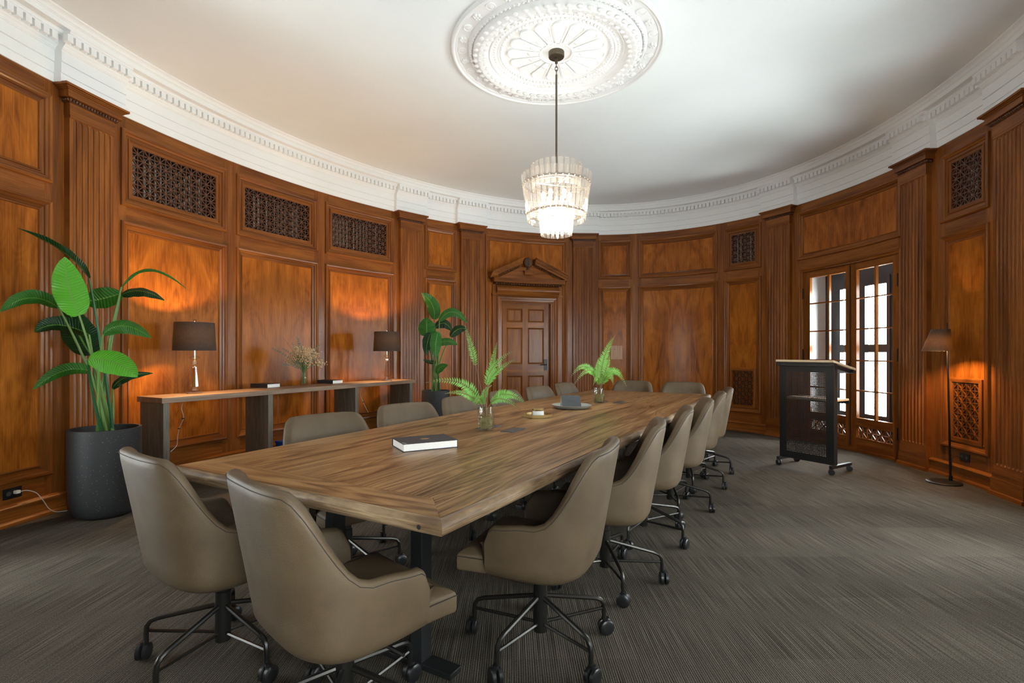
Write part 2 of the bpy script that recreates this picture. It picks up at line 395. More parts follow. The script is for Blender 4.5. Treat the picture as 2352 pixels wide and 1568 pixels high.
def wpoly(mb, poly, d0, d1, grain=0):                 # polygon in (s, z), extruded in d
    f = [W(s, d1, z) for s, z in poly]; k = [W(s, d0, z) for s, z in poly]
    uv = [(p[1 - grain], p[grain]) for p in poly]
    mb.add(f, uv); mb.add(k[::-1], uv[::-1])
    for i in range(len(poly)):
        j = (i + 1) % len(poly); L_ = math.dist(poly[i], poly[j])
        mb.add([k[i], k[j], f[j], f[i]], [(d0, 0), (d0, L_), (d1, L_), (d1, 0)])

# ------------------------------------------------------------------ room layout (s ranges measured along the wall)
ZT, ZC = 3.235, 3.70
U0, U1, L0, L1 = 2.465, 3.13, .285, 2.335
PIL = {'A': -8.59, 'B': -4.583, 'C': -3.50, 'D': -1.475, 'E': 1.743, 'F': 3.762, 'G': 4.965}
PIL['C'] = -3.515; PIL['D'] = -1.48
hidden_pil = [-9.70, -11.66, 8.597, 9.80, 11.82]
pil_all = sorted(list(PIL.values()) + hidden_pil)
PW = .178
BAYS = [  # s0, s1, upper type, lower type
    (-9.43, -8.862, 'panel', 'panel'),
    (-8.313, -7.236, 'grille', 'panel'), (-7.123, -6.041, 'grille', 'panel'), (-5.932, -4.852, 'grille', 'panel'),
    (-4.316, -3.751, 'panel', 'panel'),
    (-3.232, -1.755, 'door', 'door'),
    (-1.207, -.645, 'panel', 'panel'), (-.536, .75, 'panel', 'panel'), (.853, 1.444, 'grille', 'vent'),
    (2.006, 3.537, 'panel', 'french'),
    (4.072, 4.67, 'grille', 'vent'),
    (5.22, 6.751, 'panel', 'french'), (6.83, 8.361, 'panel', 'french'),  # out-of-view bays, french windows added here to bring in daylight
    (8.89, 9.488, 'panel', 'panel'),
    (10.02, 11.55, 'panel', 'french'),
    (12.12, 12.71, 'panel', 'panel'), (12.81, 14.10, 'panel', 'panel'),
    (-12.435, -11.90, 'panel', 'panel'), (-11.44, -9.909, 'panel', 'french')]  # last bay is unseen, its french window added to light the right wall
SIDES = [('left', -9.71, -3.515), ('back', -3.515, 1.743), ('right', 1.743, 8.597), ('front', 8.597, TOT - 9.71)]
BOLE = [(0, 0), (.002, .018), (.012, .024), (.026, .022), (.034, .012), (.048, .006), (.052, -.004), (.070, -.010), (.074, -.004), (.082, -.003), (.088, -.012)]
FIELD_D = -.012
def grille(mb, s0, s1, z0, z1, d, pitch=.0535, bw=.0075, th=.012):
    nc, nr = max(1, round((s1 - s0) / pitch)), max(1, round((z1 - z0) / pitch))
    ds, dz = (s1 - s0) / nc, (z1 - z0) / nr
    def bar(a, b_, w_, dd):
        L_ = math.dist(a, b_); t = ((b_[0] - a[0]) / L_, (b_[1] - a[1]) / L_); q = (-t[1] * w_ / 2, t[0] * w_ / 2)
        k = [(a[0] + q[0], a[1] + q[1]), (a[0] - q[0], a[1] - q[1]), (b_[0] - q[0], b_[1] - q[1]), (b_[0] + q[0], b_[1] + q[1])]
        for i0, i1 in ((0, 1), (1, 2), (2, 3), (3, 0)):
            mb.add([W(k[i0][0], dd - th, k[i0][1]), W(k[i1][0], dd - th, k[i1][1]), W(k[i1][0], dd, k[i1][1]), W(k[i0][0], dd, k[i0][1])], [(0, 0), (0, .1), (.1, .1), (.1, 0)])
        mb.add([W(s, dd, z) for s, z in k], [(0, 0), (w_, 0), (w_, L_), (0, L_)])
    for i in range(nc + 1):
        for j in range(nr): bar((s0 + i * ds, z0 + j * dz), (s0 + i * ds, z0 + (j + 1) * dz), bw, d)
    for j in range(nr + 1):
        for i in range(nc): bar((s0 + i * ds, z0 + j * dz), (s0 + (i + 1) * ds, z0 + j * dz), bw, d)
    for i in range(nc):
        for j in range(nr):
            a, b_ = ((s0 + i * ds, z0 + j * dz), (s0 + (i + 1) * ds, z0 + (j + 1) * dz)) if (i + j) % 2 == 0 else ((s0 + (i + 1) * ds, z0 + j * dz), (s0 + i * ds, z0 + (j + 1) * dz))
            bar(a, b_, bw, d + .001)
    for i in range(nc + 1):
        for j in range(nr + 1):
            if (i + j) % 2 == 0:
                q = .011; c = (s0 + i * ds, z0 + j * dz)
                mb.add([W(c[0] + q * cos(a), d + .0018, c[1] + q * sin(a)) for a in (pi * k / 4 for k in range(8))])

def plate(o): return o
def make_panel(par, s0, s1, z0, z1, kind):
    uc = (s0 + s1) / 2
    if kind in ('panel', 'vent'):
        fb = MB(); zb = z0 + .088
        if kind == 'vent':
            zb = .965
            wframe(fb, s0 + .088, s1 - .088, .335 + .02, .965, [(0, FIELD_D), (.022, FIELD_D)])
            wframe(fb, s0 + .088, s1 - .088, z0 + .088 - .02, .36, [(0, FIELD_D), (.002, FIELD_D)])
        wstrip(fb, s0 + .088, s1 - .088, zb, z1 - .088, FIELD_D, uc)
        p = fb.build('panel', 'field', par)
        mo = MB(); wframe(mo, s0, s1, z0, z1, BOLE); mo.build('moulding', 'wood', p, True, angle=25)
        if kind == 'vent':
            vf = MB(); wframe(vf, s0 + .095, s1 - .095, .355, .955, [(0, FIELD_D), (0, .004), (.006, .006), (.036, .006), (.04, -.01)])
            vf.build('vent_frame', 'wood', p)
            g_ = MB(); grille(g_, s0 + .138, s1 - .138, .398, .905, -.006); g_.build('vent_grille', 'wood', p)
            vb = MB(); wstrip(vb, s0 + .10, s1 - .10, .37, .94, -.09); vb.build('vent_backing', 'void', p)
    else:   # open fretwork panel
        fb = MB(); wframe(fb, s0 + .052, s1 - .052, z0 + .052, z1 - .052, [(0, -.004), (.018, -.004), (.020, .004), (.030, .005), (.034, -.006), (.062, -.006), (.062, -.05)])
        p = fb.build('panel', 'wood', par)
        mo = MB(); wframe(mo, s0, s1, z0, z1, BOLE[:7]); mo.build('moulding', 'wood', p, True, angle=25)
        g_ = MB(); grille(g_, s0 + .114, s1 - .114, z0 + .114, z1 - .114, -.012); g_.build('fretwork', 'grille', p)
        vb = MB(); wstrip(vb, s0 + .06, s1 - .06, z0 + .06, z1 - .06, -.16); vb.build('dark_backing', 'void', p)
        vb = MB()
        for k in range(int((s1 - s0 - .3) / .05)):
            if random.random() < .6:
                a = s0 + .15 + k * .05; wbox(vb, a, a + .022, z0 + .16, z1 - .15, -.13, -.115)
        if vb.f: vb.build('duct_fins', 'ceramic', p)
    return p

def pilaster(par, sc0):
    s0, s1, d = sc0 - PW, sc0 + PW, .05
    mb = MB(); r_, pitch, dep, nf, K = .0165, .0455, .013, 7, 6
    zb, zt = .251, 3.004
    rows = [(zb, 0.0)] + [(zb + .004 + r_ * (1 - cos(a)), sin(a)) for a in (.35, .75, 1.15, pi / 2)]
    rows += [(zt - .004 - r_ * (1 - cos(a)), sin(a)) for a in (pi / 2, 1.15, .75, .35)] + [(zt, 0.0)]
    G_, UV = [], []
    for z, k in rows:
        pts = [(s0, 0.0), (s0, d), (s0 + .01, d)]
        for f in range(nf):
            c = sc0 + (f - 3) * pitch
            for i in range(K + 1):
                x = -cos(pi * i / K) * r_; pts.append((c + x * max(k, .05), d - dep * sin(pi * i / K) * k))
        pts += [(s1 - .01, d), (s1, d), (s1, 0.0)]
        G_.append([W(s, dd, z) for s, dd in pts]); UV.append([(s, z) for s, dd in pts])
    mb.grid(G_, UV); p = mb.build('pilaster', 'wood', par, True, angle=30)
    cb = MB()
    wbox(cb, s0 + .0, s1 - .0, 3.004, 3.024, 0, .056)
    wbox(cb, s0 - .004, s1 + .004, 3.024, 3.118, 0, .058)
    wbox(cb, s0 - .045, s1 + .045, 3.148, 3.20, 0, .092)
    for i, (e, dd, za, zb_) in enumerate(((.055, .10, 3.20, 3.21), (.068, .108, 3.21, 3.22), (.085, .122, 3.22, 3.238))): wbox(cb, s0 - e, s1 + e, za, zb_, 0, dd)
    cb.build('capital', 'wood', p)
    eb = MB(); wbox(eb, s0 - .018, s1 + .018, 3.118, 3.148, 0, .068)
    for k in range(17):
        s = s0 - .012 + (s1 - s0 + .024) * k / 16
        eb.ball(W(s, .072, 3.134), .0115, 8, 5)
    for e in (-1, 1):
        for k in range(3): eb.ball(W(sc0 + e * (PW + .022), .02 + k * .02, 3.134), .0115, 8, 5)
    eb.build('egg_and_dart', 'dark_wood', p, True)
    bb = MB(); wbox(bb, s0 - .004, s1 + .004, .143, .222, 0, .060); wbox(bb, s0 + .002, s1 - .002, .222, .251, 0, .053); wbox(bb, s0 - .010, s1 + .010, .0, .143, 0, .068)
    wsweep(bb, [(.068, .036), (.08, .03), (.085, .0)], s0 - .02, s1 + .02)
    bb.build('plinth', 'wood', p)

def wall_surface(mb, a, b_, openings):
    """stiles and rails: grid of cells minus the openings (s0, s1, z0, z1)"""
    ss = sorted({a, b_} | {x for o in openings for x in o[:2] if a < x < b_}); zz = sorted({0, ZT} | {z for o in openings for z in o[2:]})
    for s0, s1 in zip(ss, ss[1:]):
        for z0, z1 in zip(zz, zz[1:]):
            cs, cz = (s0 + s1) / 2, (z0 + z1) / 2
            if any(o[0] <= cs <= o[1] and o[2] <= cz <= o[3] for o in openings): continue
            wide = any(o[0] <= cs <= o[1] for o in openings)
            wstrip(mb, s0, s1, z0, z1, 0, horiz=wide)
DOOR = (-2.915, -2.049, 0, 2.03)
wall_objs = {}
for nm, a, b_ in SIDES:
    bays = [q for q in BAYS if a <= ((q[0] + q[1]) / 2 if q[0] > -10 or nm != 'front' else (q[0] + q[1]) / 2 + TOT) <= b_]
    sh = lambda x: x
    wall = empty('wall_' + nm, (0, 0, 0), kind='structure')
    ops = []
    for s0, s1, up, lo in bays:
        if nm == 'front' and s0 < 0: s0 += TOT; s1 += TOT
        i = .05
        if up == 'door': ops.append((s0 + i, s1 - i, 0, U1 - i)); continue
        ops.append((s0 + i, s1 - i, U0 + i, U1 - i))
        ops.append((s0 + .05, s1 - .05, 0, 2.30) if lo == 'french' else (s0 + i, s1 - i, L0 + i, L1 - i))
    mb = MB(); wall_surface(mb, a, b_, ops); mb.build('stiles_and_rails', 'wood', wall)
    for s0, s1, up, lo in bays:
        if nm == 'front' and s0 < 0: s0 += TOT; s1 += TOT
        if up == 'door':
            fb = MB(); uc = DOOR[0] / 2 + DOOR[1] / 2
            wstrip(fb, s0 + .088, DOOR[0] - .02, 0, U1 - .088, FIELD_D, uc); wstrip(fb, DOOR[1] + .02, s1 - .088, 0, U1 - .088, FIELD_D, uc); wstrip(fb, DOOR[0] - .02, DOOR[1] + .02, DOOR[3] + .02, U1 - .088, FIELD_D, uc)
            p = fb.build('panel', 'field', wall); mo = MB(); wframe(mo, s0, s1, 0, U1, BOLE, 'tlr'); mo.build('moulding', 'wood', p, True, angle=25)
        else:
            make_panel(wall, s0, s1, U0, U1, up)
            if lo != 'french': make_panel(wall, s0, s1, L0, L1, lo)
    for c in pil_all:
        c2_ = c if c > -10 or nm != 'front' else c + TOT
        if a < c2_ <= b_ + .001 : pilaster(wall, c2_)
    wall_objs[nm] = wall
    sk = MB(); s_ = a                      # added shell blocking sky leaks behind the panelling, open only at the window niches
    for c0, c1 in ((2.02, 3.55), (5.234, 6.764), (6.844, 8.374), (10.034, 11.564), (TOT - 11.416, TOT - 9.886), (99, 99)):
        if c1 < a: continue
        e_ = min(b_, c0)
        if e_ > s_: wstrip(sk, s_, e_, -.05, 3.8, -.17)
        if c0 < b_: wstrip(sk, c0, c1, 2.36, 3.8, -.17)
        s_ = max(s_, c1)
        if c0 >= b_: break
    sk.build('light_seal', 'void', wall)
    # baseboard between door openings
    bb = empty('baseboard_' + nm, (0, 0, 0), kind='structure')
    cuts = [(-3.10, -1.87), (2.03, 3.54), (5.244, 6.754), (6.854, 8.364), (10.044, 11.554), (TOT - 11.406, TOT - 9.896)]
    segs = [(a, b_)]
    for c0, c1 in cuts:
        segs = [q for s0, s1 in segs for q in ((s0, min(s1, c0)), (max(s0, c1), s1)) if q[1] - q[0] > .01]
    for s0, s1 in segs:
        k = MB(); wsweep(k, [(0, .145), (.012, .143), (.018, .138), (.030, .134), (.036, .126), (.034, .114), (.024, .110), (.026, .0)], s0, s1)
        k.build('skirting_board', 'wood', bb, True, angle=25)
        k = MB(); wsweep(k, [(.026, .034), (.038, .030), (.046, .020), (.047, 0)], s0, s1); k.build('shoe_moulding', 'wood', bb, True, angle=25)
# small loose screws left on the stile behind the console
for y in (760, 773, 807):
    k = MB(); s = -5.987; z = 1.2 + (YH - y) * 6.17 / FPX
    k.ball(W(s, .002, z), .007, 8, 5); k.build('screw', 'white_plastic', wall_objs['left'], True)
# plate with keyhole on the narrow panel
k = MB(); wbox(k, -.998, -.799, 1.08, 1.315, FIELD_D, .012, horiz=False); pk = k.build('access_plate', 'plaque', wall_objs['back'], bevel=.002)
k = MB(); wbox(k, -.938, -.928, 1.245, 1.262, .012, .0135); k.build('keyhole', 'void', pk)

# ------------------------------------------------------------------ floor and ceiling
mb = MB(); S = [TOT * i / 200 for i in range(200)]
mb.add([W(s, -.2, 0) for s in S][::-1])
floor = mb.build('floor', 'carpet'); tag(floor, kind='structure')
mb = MB(); mb.add([W(s, -.2, ZC) for s in S])
ceil_o = mb.build('ceiling', 'ceiling'); tag(ceil_o, kind='structure')

# ------------------------------------------------------------------ white entablature
trim = empty('trim_1', (0, 0, 0), kind='structure')
def off(s):
    for c in pil_all:
        for q in (c, c + TOT, c - TOT):
            if abs(s - q) < .265: return .062
    return 0.0
brk = sorted(set([-10.0, TOT - 10.0] + [round(x, 4) for c in pil_all for q in (c, c + TOT) for x in (q - .265, q + .265) if -10 < x < TOT - 10]))
def ringed(name, prof, smooth=False):
    mb = MB()
    for a, b_ in zip(brk, brk[1:]):
        o_ = off((a + b_) / 2); pr = [(d + o_, z) for d, z in prof]
        wsweep(mb, pr, a, b_, caps=o_ > 0)
    return mb.build(name, 'white', trim, smooth, angle=25)
ringed('frieze_board', [(-.01, ZT), (.012, ZT), (.012, 3.2965), (.006, 3.2985)])
ringed('frieze_board', [(.006, 3.2985), (.006, 3.3005), (.016, 3.3025), (.016, 3.3815), (.009, 3.3835)])
ringed('frieze_board', [(.009, 3.3835), (.009, 3.3855), (.020, 3.3875), (.020, 3.474), (.026, 3.476), (.026, 3.484), (.031, 3.486)])
ringed('bed_moulding', [(.031, 3.486), (.033, 3.492), (.038, 3.498), (.045, 3.504), (.050, 3.509), (.051, 3.516), (.056, 3.518)], True)
ringed('dentil_band', [(.056, 3.518), (.056, 3.574), (.086, 3.575), (.088, 3.583), (.093, 3.588), (.094, 3.600), (.10, 3.606), (.10, 3.610)])
mb = MB(); wsweep(mb, [(.05, 3.608), (.162, 3.608), (.165, 3.604), (.167, 3.606), (.167, 3.645), (.171, 3.648), (.171, 3.654), (.178, 3.657), (.178, 3.662), (.182, 3.672), (.190, 3.681), (.203, 3.687), (.209, 3.690), (.211, 3.70)], -10, TOT - 10, False)
mb.build('crown_moulding', 'white', trim, True, angle=25)
DP = TOT / 430; dm = MB(); dm.box((0, 0, 0), (.042, .044, .054)); dents = []
proto = None; rest = MB()
for k in range(430):
    s = -10 + (k + .5) * DP; o_ = off(s)
    if off(s + .02) != off(s - .02) : pass
    x, y, nx, ny = frame_at(s); d = .056 + .018 + o_
    loc = (x + nx * d, y + ny * d, 3.546); rz = atan2(ny, nx) - pi / 2
    if -9.35 < s < 5.3:
        if proto is None: q = proto = dm.build('dentil', 'white', trim)
        else: q = proto.copy(); COL.objects.link(q)
        q.location = loc; q.rotation_euler = (0, 0, rz)
    else: rest.box(loc, (.042, .044, .054), Matrix.Rotation(rz, 3, 'Z'))
tag(rest.build('dentil_run', 'white', trim), kind='stuff')

# ------------------------------------------------------------------ ceiling rosette
ros = empty('ceiling_rosette', (CX, CY, ZC), label='large round white plaster ceiling medallion around the chandelier canopy', cat='ceiling medallion')
def RL(prof, name, n=72, smooth=True):
    mb = MB(); mb.lathe(prof, n, cap=False); return mb.build(name, 'rosette', ros, smooth, angle=30)
RL([(.868, 0), (.868, -.022), (.862, -.034), (.850, -.036), (.842, -.030), (.838, -.024), (.822, -.022), (.818, -.014), (.735, -.014), (.730, -.026), (.722, -.034)], 'outer_band')
RL([(.722, -.034), (.712, -.042), (.700, -.036), (.696, -.03)], 'rope_ring')
RL([(.696, -.03), (.690, -.05), (.672, -.070), (.645, -.082), (.612, -.078), (.585, -.060), (.570, -.042), (.562, -.040), (.556, -.046), (.548, -.046), (.542, -.034), (.530, -.030), (.495, -.026)], 'torus_ring')
RL([(.495, -.026), (.482, -.030), (.476, -.022), (.440, -.018), (.44, -.008), (.14, -.008)], 'inner_disc')
RL([(.150, -.008), (.148, -.020), (.138, -.026), (.126, -.022), (.118, -.012), (.11, -.010), (.06, -.01)], 'hub_ring', 48)
mb = MB()
for k in range(84): a = 2 * pi * k / 84; mb.ball((.458 * cos(a), .458 * sin(a), -.024), .0135, 8, 5)
for k in range(120): a = 2 * pi * k / 120; mb.ball((.710 * cos(a), .710 * sin(a), -.040), .012, 6, 4, (1, 1, .8))
tag(mb.build('bead_rings', 'rosette', ros, True), kind='stuff')
mb = MB()
for k in range(54):
    a = 2 * pi * k / 54
    R = Matrix.Rotation(a, 3, 'Z'); 
    for t_ in range(3):
        c = Vector((.672 - t_ * .036, .010 * (t_ - 1), -.068 - .008 * sin(pi * (t_ + 1) / 4))); c = R @ c
        mb.ball(c, .024, 8, 5, (1, 1, .38))
tag(mb.build('leaf_ornament', 'rosette', ros, True), kind='stuff')
mb = MB()
for k in range(90): a = 2 * pi * k / 90; mb.ball((.512 * cos(a), .512 * sin(a), -.028), .011, 6, 4, (1, 1, .9))
tag(mb.build('egg_ornament', 'rosette', ros, True), kind='stuff')
pb = MB(); n_ = 18                                   # one rounded petal with a raised rim
def petal_outline(sc_): return [(.15 + (.40 - .15) * 0, 0)] 
def petal_pts(grow):
    pts = []
    for i in range(n_ + 1):
        a = -pi / 2 + pi * i / n_; pts.append((.350 + (.052 + grow) * cos(a), (.056 + grow) * sin(a)))
    return [(.145, -(.018 + grow * .6))] + pts + [(.145, .018 + grow * .6)]
o1, o2, o3 = petal_pts(.006), petal_pts(-.004), petal_pts(-.012)
pb.grid([[(x, y, -.008) for x, y in o1], [(x, y, -.024) for x, y in o1], [(x, y, -.027) for x, y in o2], [(x, y, -.019) for x, y in o3]], closed=True)
pb.add([(x, y, -.019) for x, y in o3])
pb.lathe([(.03, -.019), (.022, -.027), (.002, -.030)], 12, (.215, 0, 0))
first = pb.build('petal', 'rosette', ros, True, angle=40)
for k in range(1, 16): q = first.copy(); q.rotation_euler = (0, 0, 2 * pi * k / 16); COL.objects.link(q)
fb_ = MB()
for k in range(6): a = 2 * pi * k / 6; fb_.ball((.022 * cos(a), .022 * sin(a), -.004), .0145, 8, 5, (1, 1, .9))
fb_.ball((0, 0, -.008), .011, 8, 5); ff = fb_.build('flower', 'rosette', ros, True)
rb_ = MB(); rb_.lathe([(.040, 0), (.039, -.008), (.032, -.009), (.029, -.004), (.015, -.010), (.002, -.013)], 20, cap=False); rr_ = rb_.build('roundel', 'rosette', ros, True)
for k in range(32):
    a = 2 * pi * (k + .25) / 32; src = ff if k % 2 else rr_
    q = src if k < 2 else src.copy()
    if k >= 2: COL.objects.link(q)
    q.location = (.777 * cos(a), .777 * sin(a), -.014)

# ------------------------------------------------------------------ chandelier
ch = empty('chandelier', (CX, CY, 2.17), label='tiered crystal bar chandelier hanging on a bronze rod over the table', cat='chandelier')
def L_(z): return z - 2.17
mb = MB(); mb.lathe([(.066, L_(3.69)), (.066, L_(3.655)), (.062, L_(3.648)), (.012, L_(3.647)), (.012, L_(3.60))], 28); mb.build('canopy', 'bronze', ch, True)
for z in (3.585, 3.555, 3.525):
    mb = MB(); R = Matrix.Rotation(pi / 2 if z != 3.555 else 0, 3, 'Z')
    mb.tube([R @ Vector((.011 * cos(a), 0, .021 * sin(a))) + Vector((0, 0, L_(z))) for a in (2 * pi * k / 12 for k in range(13))], .0035, 6); mb.build('chain_link', 'bronze', ch, True)
mb = MB(); mb.tube([(0, 0, L_(3.505)), (0, 0, L_(2.57))], .0085, 12); mb.build('rod', 'bronze', ch, True)
def band(r, z, h=.017):
    mb = MB(); mb.lathe([(r, L_(z - h / 2)), (r, L_(z + h / 2)), (r - .005, L_(z + h / 2)), (r - .005, L_(z - h / 2)), (r, L_(z - h / 2))], 64, cap=False); return mb.build('metal_band', 'chrome', ch, True, angle=30)
band(.268, 2.592); band(.236, 2.350); band(.192, 2.60, .012); band(.135, 2.37, .014)
mb = MB()
for k in range(4):
    a = pi * k / 4 * 2 + .3; mb.tube([(0, 0, L_(2.585)), (.268 * cos(a), .268 * sin(a), L_(2.592))], .005, 6); mb.tube([(0, 0, L_(2.36)), (.236 * cos(a), .236 * sin(a), L_(2.35))], .004, 6)
mb.tube([(0, 0, L_(2.585)), (0, 0, L_(2.36))], .008, 8)
mb.build('inner_frame', 'chrome', ch)
def crystals(N, rt, zt, rb, zb, wd, ph=0):
    mb = MB(); h = math.hypot(zt - zb, rt - rb); hw, t = wd / 2, .007
    sec = [(-hw, 0), (-hw * .55, t), (hw * .55, t), (hw, 0), (hw * .55, -t), (-hw * .55, -t)]
    mb.grid([[(x, y, z) for x, y in sec] for z in (-h / 2, h / 2)], closed=True)
    mb.add([(x, y, -h / 2) for x, y in sec][::-1]); mb.add([(x, y, h / 2) for x, y in sec])
    f = None; tilt = atan2(rt - rb, zt - zb)
    for k in range(N):
        a = 2 * pi * (k + ph) / N
        q = mb.build('crystal_bar', 'crystal', ch) if f is None else f.copy()
        if f is None: f = q
        else: COL.objects.link(q)
        r_ = (rt + rb) / 2; q.location = (r_ * cos(a), r_ * sin(a), L_((zt + zb) / 2))
        q.rotation_euler = Matrix.Rotation(a - pi / 2, 3, 'Z').to_euler()
        q.rotation_euler = (Matrix.Rotation(a - pi / 2, 3, 'Z') @ Matrix.Rotation(-tilt, 3, 'X')).to_euler()
crystals(34, .287, 2.665, .233, 2.285, .040)
crystals(24, .205, 2.748, .198, 2.55, .040, .3)
crystals(20, .146, 2.42, .124, 2.172, .034, .5)
mb = MB()
for k in range(34):
    a = 2 * pi * k / 34
    for r_, z in ((.280, 2.592), (.246, 2.350)): mb.ball((r_ * cos(a), r_ * sin(a), L_(z)), .008, 6, 4)
tag(mb.build('studs', 'chrome', ch, True), kind='stuff')
for k in range(6):
    a = 2 * pi * k / 6; r_ = .11
    mb = MB(); mb.lathe([(.004, L_(2.53)), (.014, L_(2.52)), (.018, L_(2.50)), (.012, L_(2.47)), (.010, L_(2.455))], 10, (r_ * cos(a), r_ * sin(a), 0)); mb.build('bulb', 'bulb', ch, True)
    light('chandelier_bulb_light', (CX + r_ * cos(a), CY + r_ * sin(a), 2.49), CHANDELIER_W * .85, (1, .945, .87), .03)
for k in range(3):
    a = 2 * pi * k / 3 + .5; r_ = .055
    mb = MB(); mb.lathe([(.004, L_(2.33)), (.014, L_(2.32)), (.018, L_(2.30)), (.012, L_(2.27)), (.010, L_(2.255))], 10, (r_ * cos(a), r_ * sin(a), 0)); mb.build('bulb', 'bulb', ch, True)
    light('chandelier_bulb_light', (CX + r_ * cos(a), CY + r_ * sin(a), 2.29), CHANDELIER_W * 2.0, (1, .945, .87), .03)

# ------------------------------------------------------------------ panelled door with broken pediment
dr = empty('door_1', (0, 0, 0), kind='structure')
s0, s1, _, zt = DOOR; dc = (s0 + s1) / 2; dd = -.075
mb = MB(); wframe(mb, s0 - .12, s1 + .12, 0, zt + .12, [(0, FIELD_D), (0, .035), (.012, .045), (.022, .040), (.026, .030), (.055, .026), (.060, .018), (.092, .014), (.098, .006), (.120, .0), (.120, dd - .02)], 'tlr')
mb.build('architrave', 'wood', dr, True, angle=25)
mb = MB()
for e, q in ((-1, s0 - .12), (1, s1 + .12)):
    a, b_ = (q - .075, q) if e < 0 else (q, q + .075)
    wbox(mb, a, b_, .0, 2.135, FIELD_D, .022, horiz=False); wbox(mb, a - .012, b_ + .012, 2.135, 2.175, FIELD_D, .045); wbox(mb, a, b_, 2.175, 2.325, FIELD_D, .022, horiz=False)
mb.build('side_strip', 'wood', dr)
# leaf: stiles and rails with recessed panels
lf = MB(); cols = [(s0 + .10, dc - .05), (dc + .05, s1 - .10)]; rws = [(.22, .86), (1.02, 1.60), (1.70, 1.95)]
rws = [(.20, .80), (1.00, 1.62), (1.715, 1.94)]
ss = [s0, *cols[0], *cols[1], s1]; zz = [0.012] + [z for q in rws for z in q] + [zt]
for i in range(5):
    for j in range(len(zz) - 1):
        if i in (1, 3) and j in (1, 3, 5): continue
        wstrip(lf, ss[i], ss[i + 1], zz[j], zz[j + 1], dd, horiz=(i in (1, 3)))
leaf_o = lf.build('door_leaf', 'wood', dr)
for c in cols:
    for r_ in rws:
        k = MB(); wframe(k, c[0], c[1], r_[0], r_[1], [(0, dd), (.012, dd - .012), (.022, dd - .018), (.026, dd - .012)])
        wstrip(k, c[0] + .026, c[1] - .026, r_[0] + .026, r_[1] - .026, dd - .012, (c[0] + c[1]) / 2); k.build('door_panel', 'wood', leaf_o)
k = MB(); hs = s1 - .07
wbox(k, hs - .028, hs + .028, 1.0 - .11, 1.0 + .11 - .03, dd, dd + .008); k.build('lock_plate', 'black_metal', leaf_o)
k = MB(); k.tube([W(hs, dd, .99), W(hs, dd + .055, .99), W(hs - .10, dd + .058, .985)], .009, 8); k.build('door_handle', 'black_metal', leaf_o)
k = MB(); wsweep(k, [(FIELD_D, 2.16), (.04, 2.162)] + [(.040 + .045 * sin(pi * i / 8), 2.17 + .145 * i / 8) for i in range(9)] + [(FIELD_D, 2.32)], s0 - .135, s1 + .135); k.build('door_frieze', 'wood', dr, True, angle=30)
k = MB(); wsweep(k, [(0, 2.150), (.050, 2.150), (.055, 2.158), (.045, 2.166), (0, 2.17)], s0 - .14, s1 + .14); k.build('top_fillet', 'wood', dr)
k = MB(); wsweep(k, [(0, 2.322), (.075, 2.322), (.095, 2.350), (.0, 2.352)], s0 - .175, s1 + .175)
for i in range(27): k.ball(W(s0 - .16 + (s1 - s0 + .32) * i / 26, .092, 2.335), .016, 8, 5, (1, 1, .9))
k.build('egg_and_dart', 'dark_wood', dr, True, angle=40)
pa, pb_ = s0 - .27, s1 + .27
k = MB(); wbox(k, pa + .05, pb_ - .05, 2.352, 2.41, 0, .14); wbox(k, pa + .03, pb_ - .03, 2.41, 2.425, 0, .155); k.build('pediment_cornice', 'wood', dr)
k = MB(); wpoly(k, [(pa + .14, 2.425), (pb_ - .14, 2.425), (dc + .14, 2.63), (dc - .14, 2.63)], 0, .05); k.build('tympanum', 'wood', dr)
slope = (2.735 - 2.47) / ((dc - .115) - pa)
for e in (-1, 1):
    k = MB()
    for lo_, hi_, d_ in ((-.055, -.018, .11), (-.018, -.006, .13), (-.006, .014, .155), (.014, .026, .18), (.026, .042, .205)):
        xa, xb = pa, dc - .115
        poly = [(xa, 2.47 + lo_), (xb, 2.735 + lo_), (xb, 2.735 + hi_), (xa, 2.47 + hi_)]
        if e > 0: poly = [(2 * dc - x, z) for x, z in poly][::-1]
        wpoly(k, poly, .0, d_, 0)
    k.build('raking_cornice', 'wood', dr)
    k = MB()
    for i in range(12):
        x = pa + .17 + (dc - .16 - pa - .17) * i / 11; z = 2.47 + slope * (x - pa) - .070
        k.ball(W(x if e < 0 else 2 * dc - x, .07, z), .014, 8, 5)
    tag(k.build('raking_beads', 'dark_wood', dr, True), kind='stuff')
    k = MB(); c = dc + e * .135
    k.add([W(c + .048 * cos(a), .062, 2.505 + .048 * sin(a)) for a in (2 * pi * i / 20 for i in range(20))])
    k.grid([[W(c + .048 * cos(a), d_, 2.505 + .048 * sin(a)) for a in (2 * pi * i / 20 for i in range(20))] for d_ in (.05, .062)], closed=True); k.build('roundel', 'wood', dr)
k = MB(); wbox(k, dc - .075, dc + .075, 2.50, 2.545, .0, .11); wbox(k, dc - .09, dc + .09, 2.545, 2.57, .0, .125); k.build('finial_plinth', 'wood', dr)
fp = W(dc, .07, 2.57); k = MB(); k.lathe([(.045, 0), (.045, .012), (.022, .022), (.018, .05), (.034, .066), (.036, .078)], 16, fp)
for i in range(11):
    t_ = i / 10; r_ = .058 * sin(pi * (.16 + .80 * t_)) ** .8; z = .082 + .135 * t_
    for j in range(10):
        a = 2 * pi * (j + .5 * (i % 2)) / 10; k.ball((fp[0] + r_ * cos(a), fp[1] + r_ * sin(a), fp[2] + z), .014 if t_ < .8 else .009, 6, 4)
k.lathe([(.03, .08), (.055, .11), (.057, .14), (.04, .18), (.008, .222)], 14, fp); k.build('pineapple_finial', 'dark_wood', dr, True)

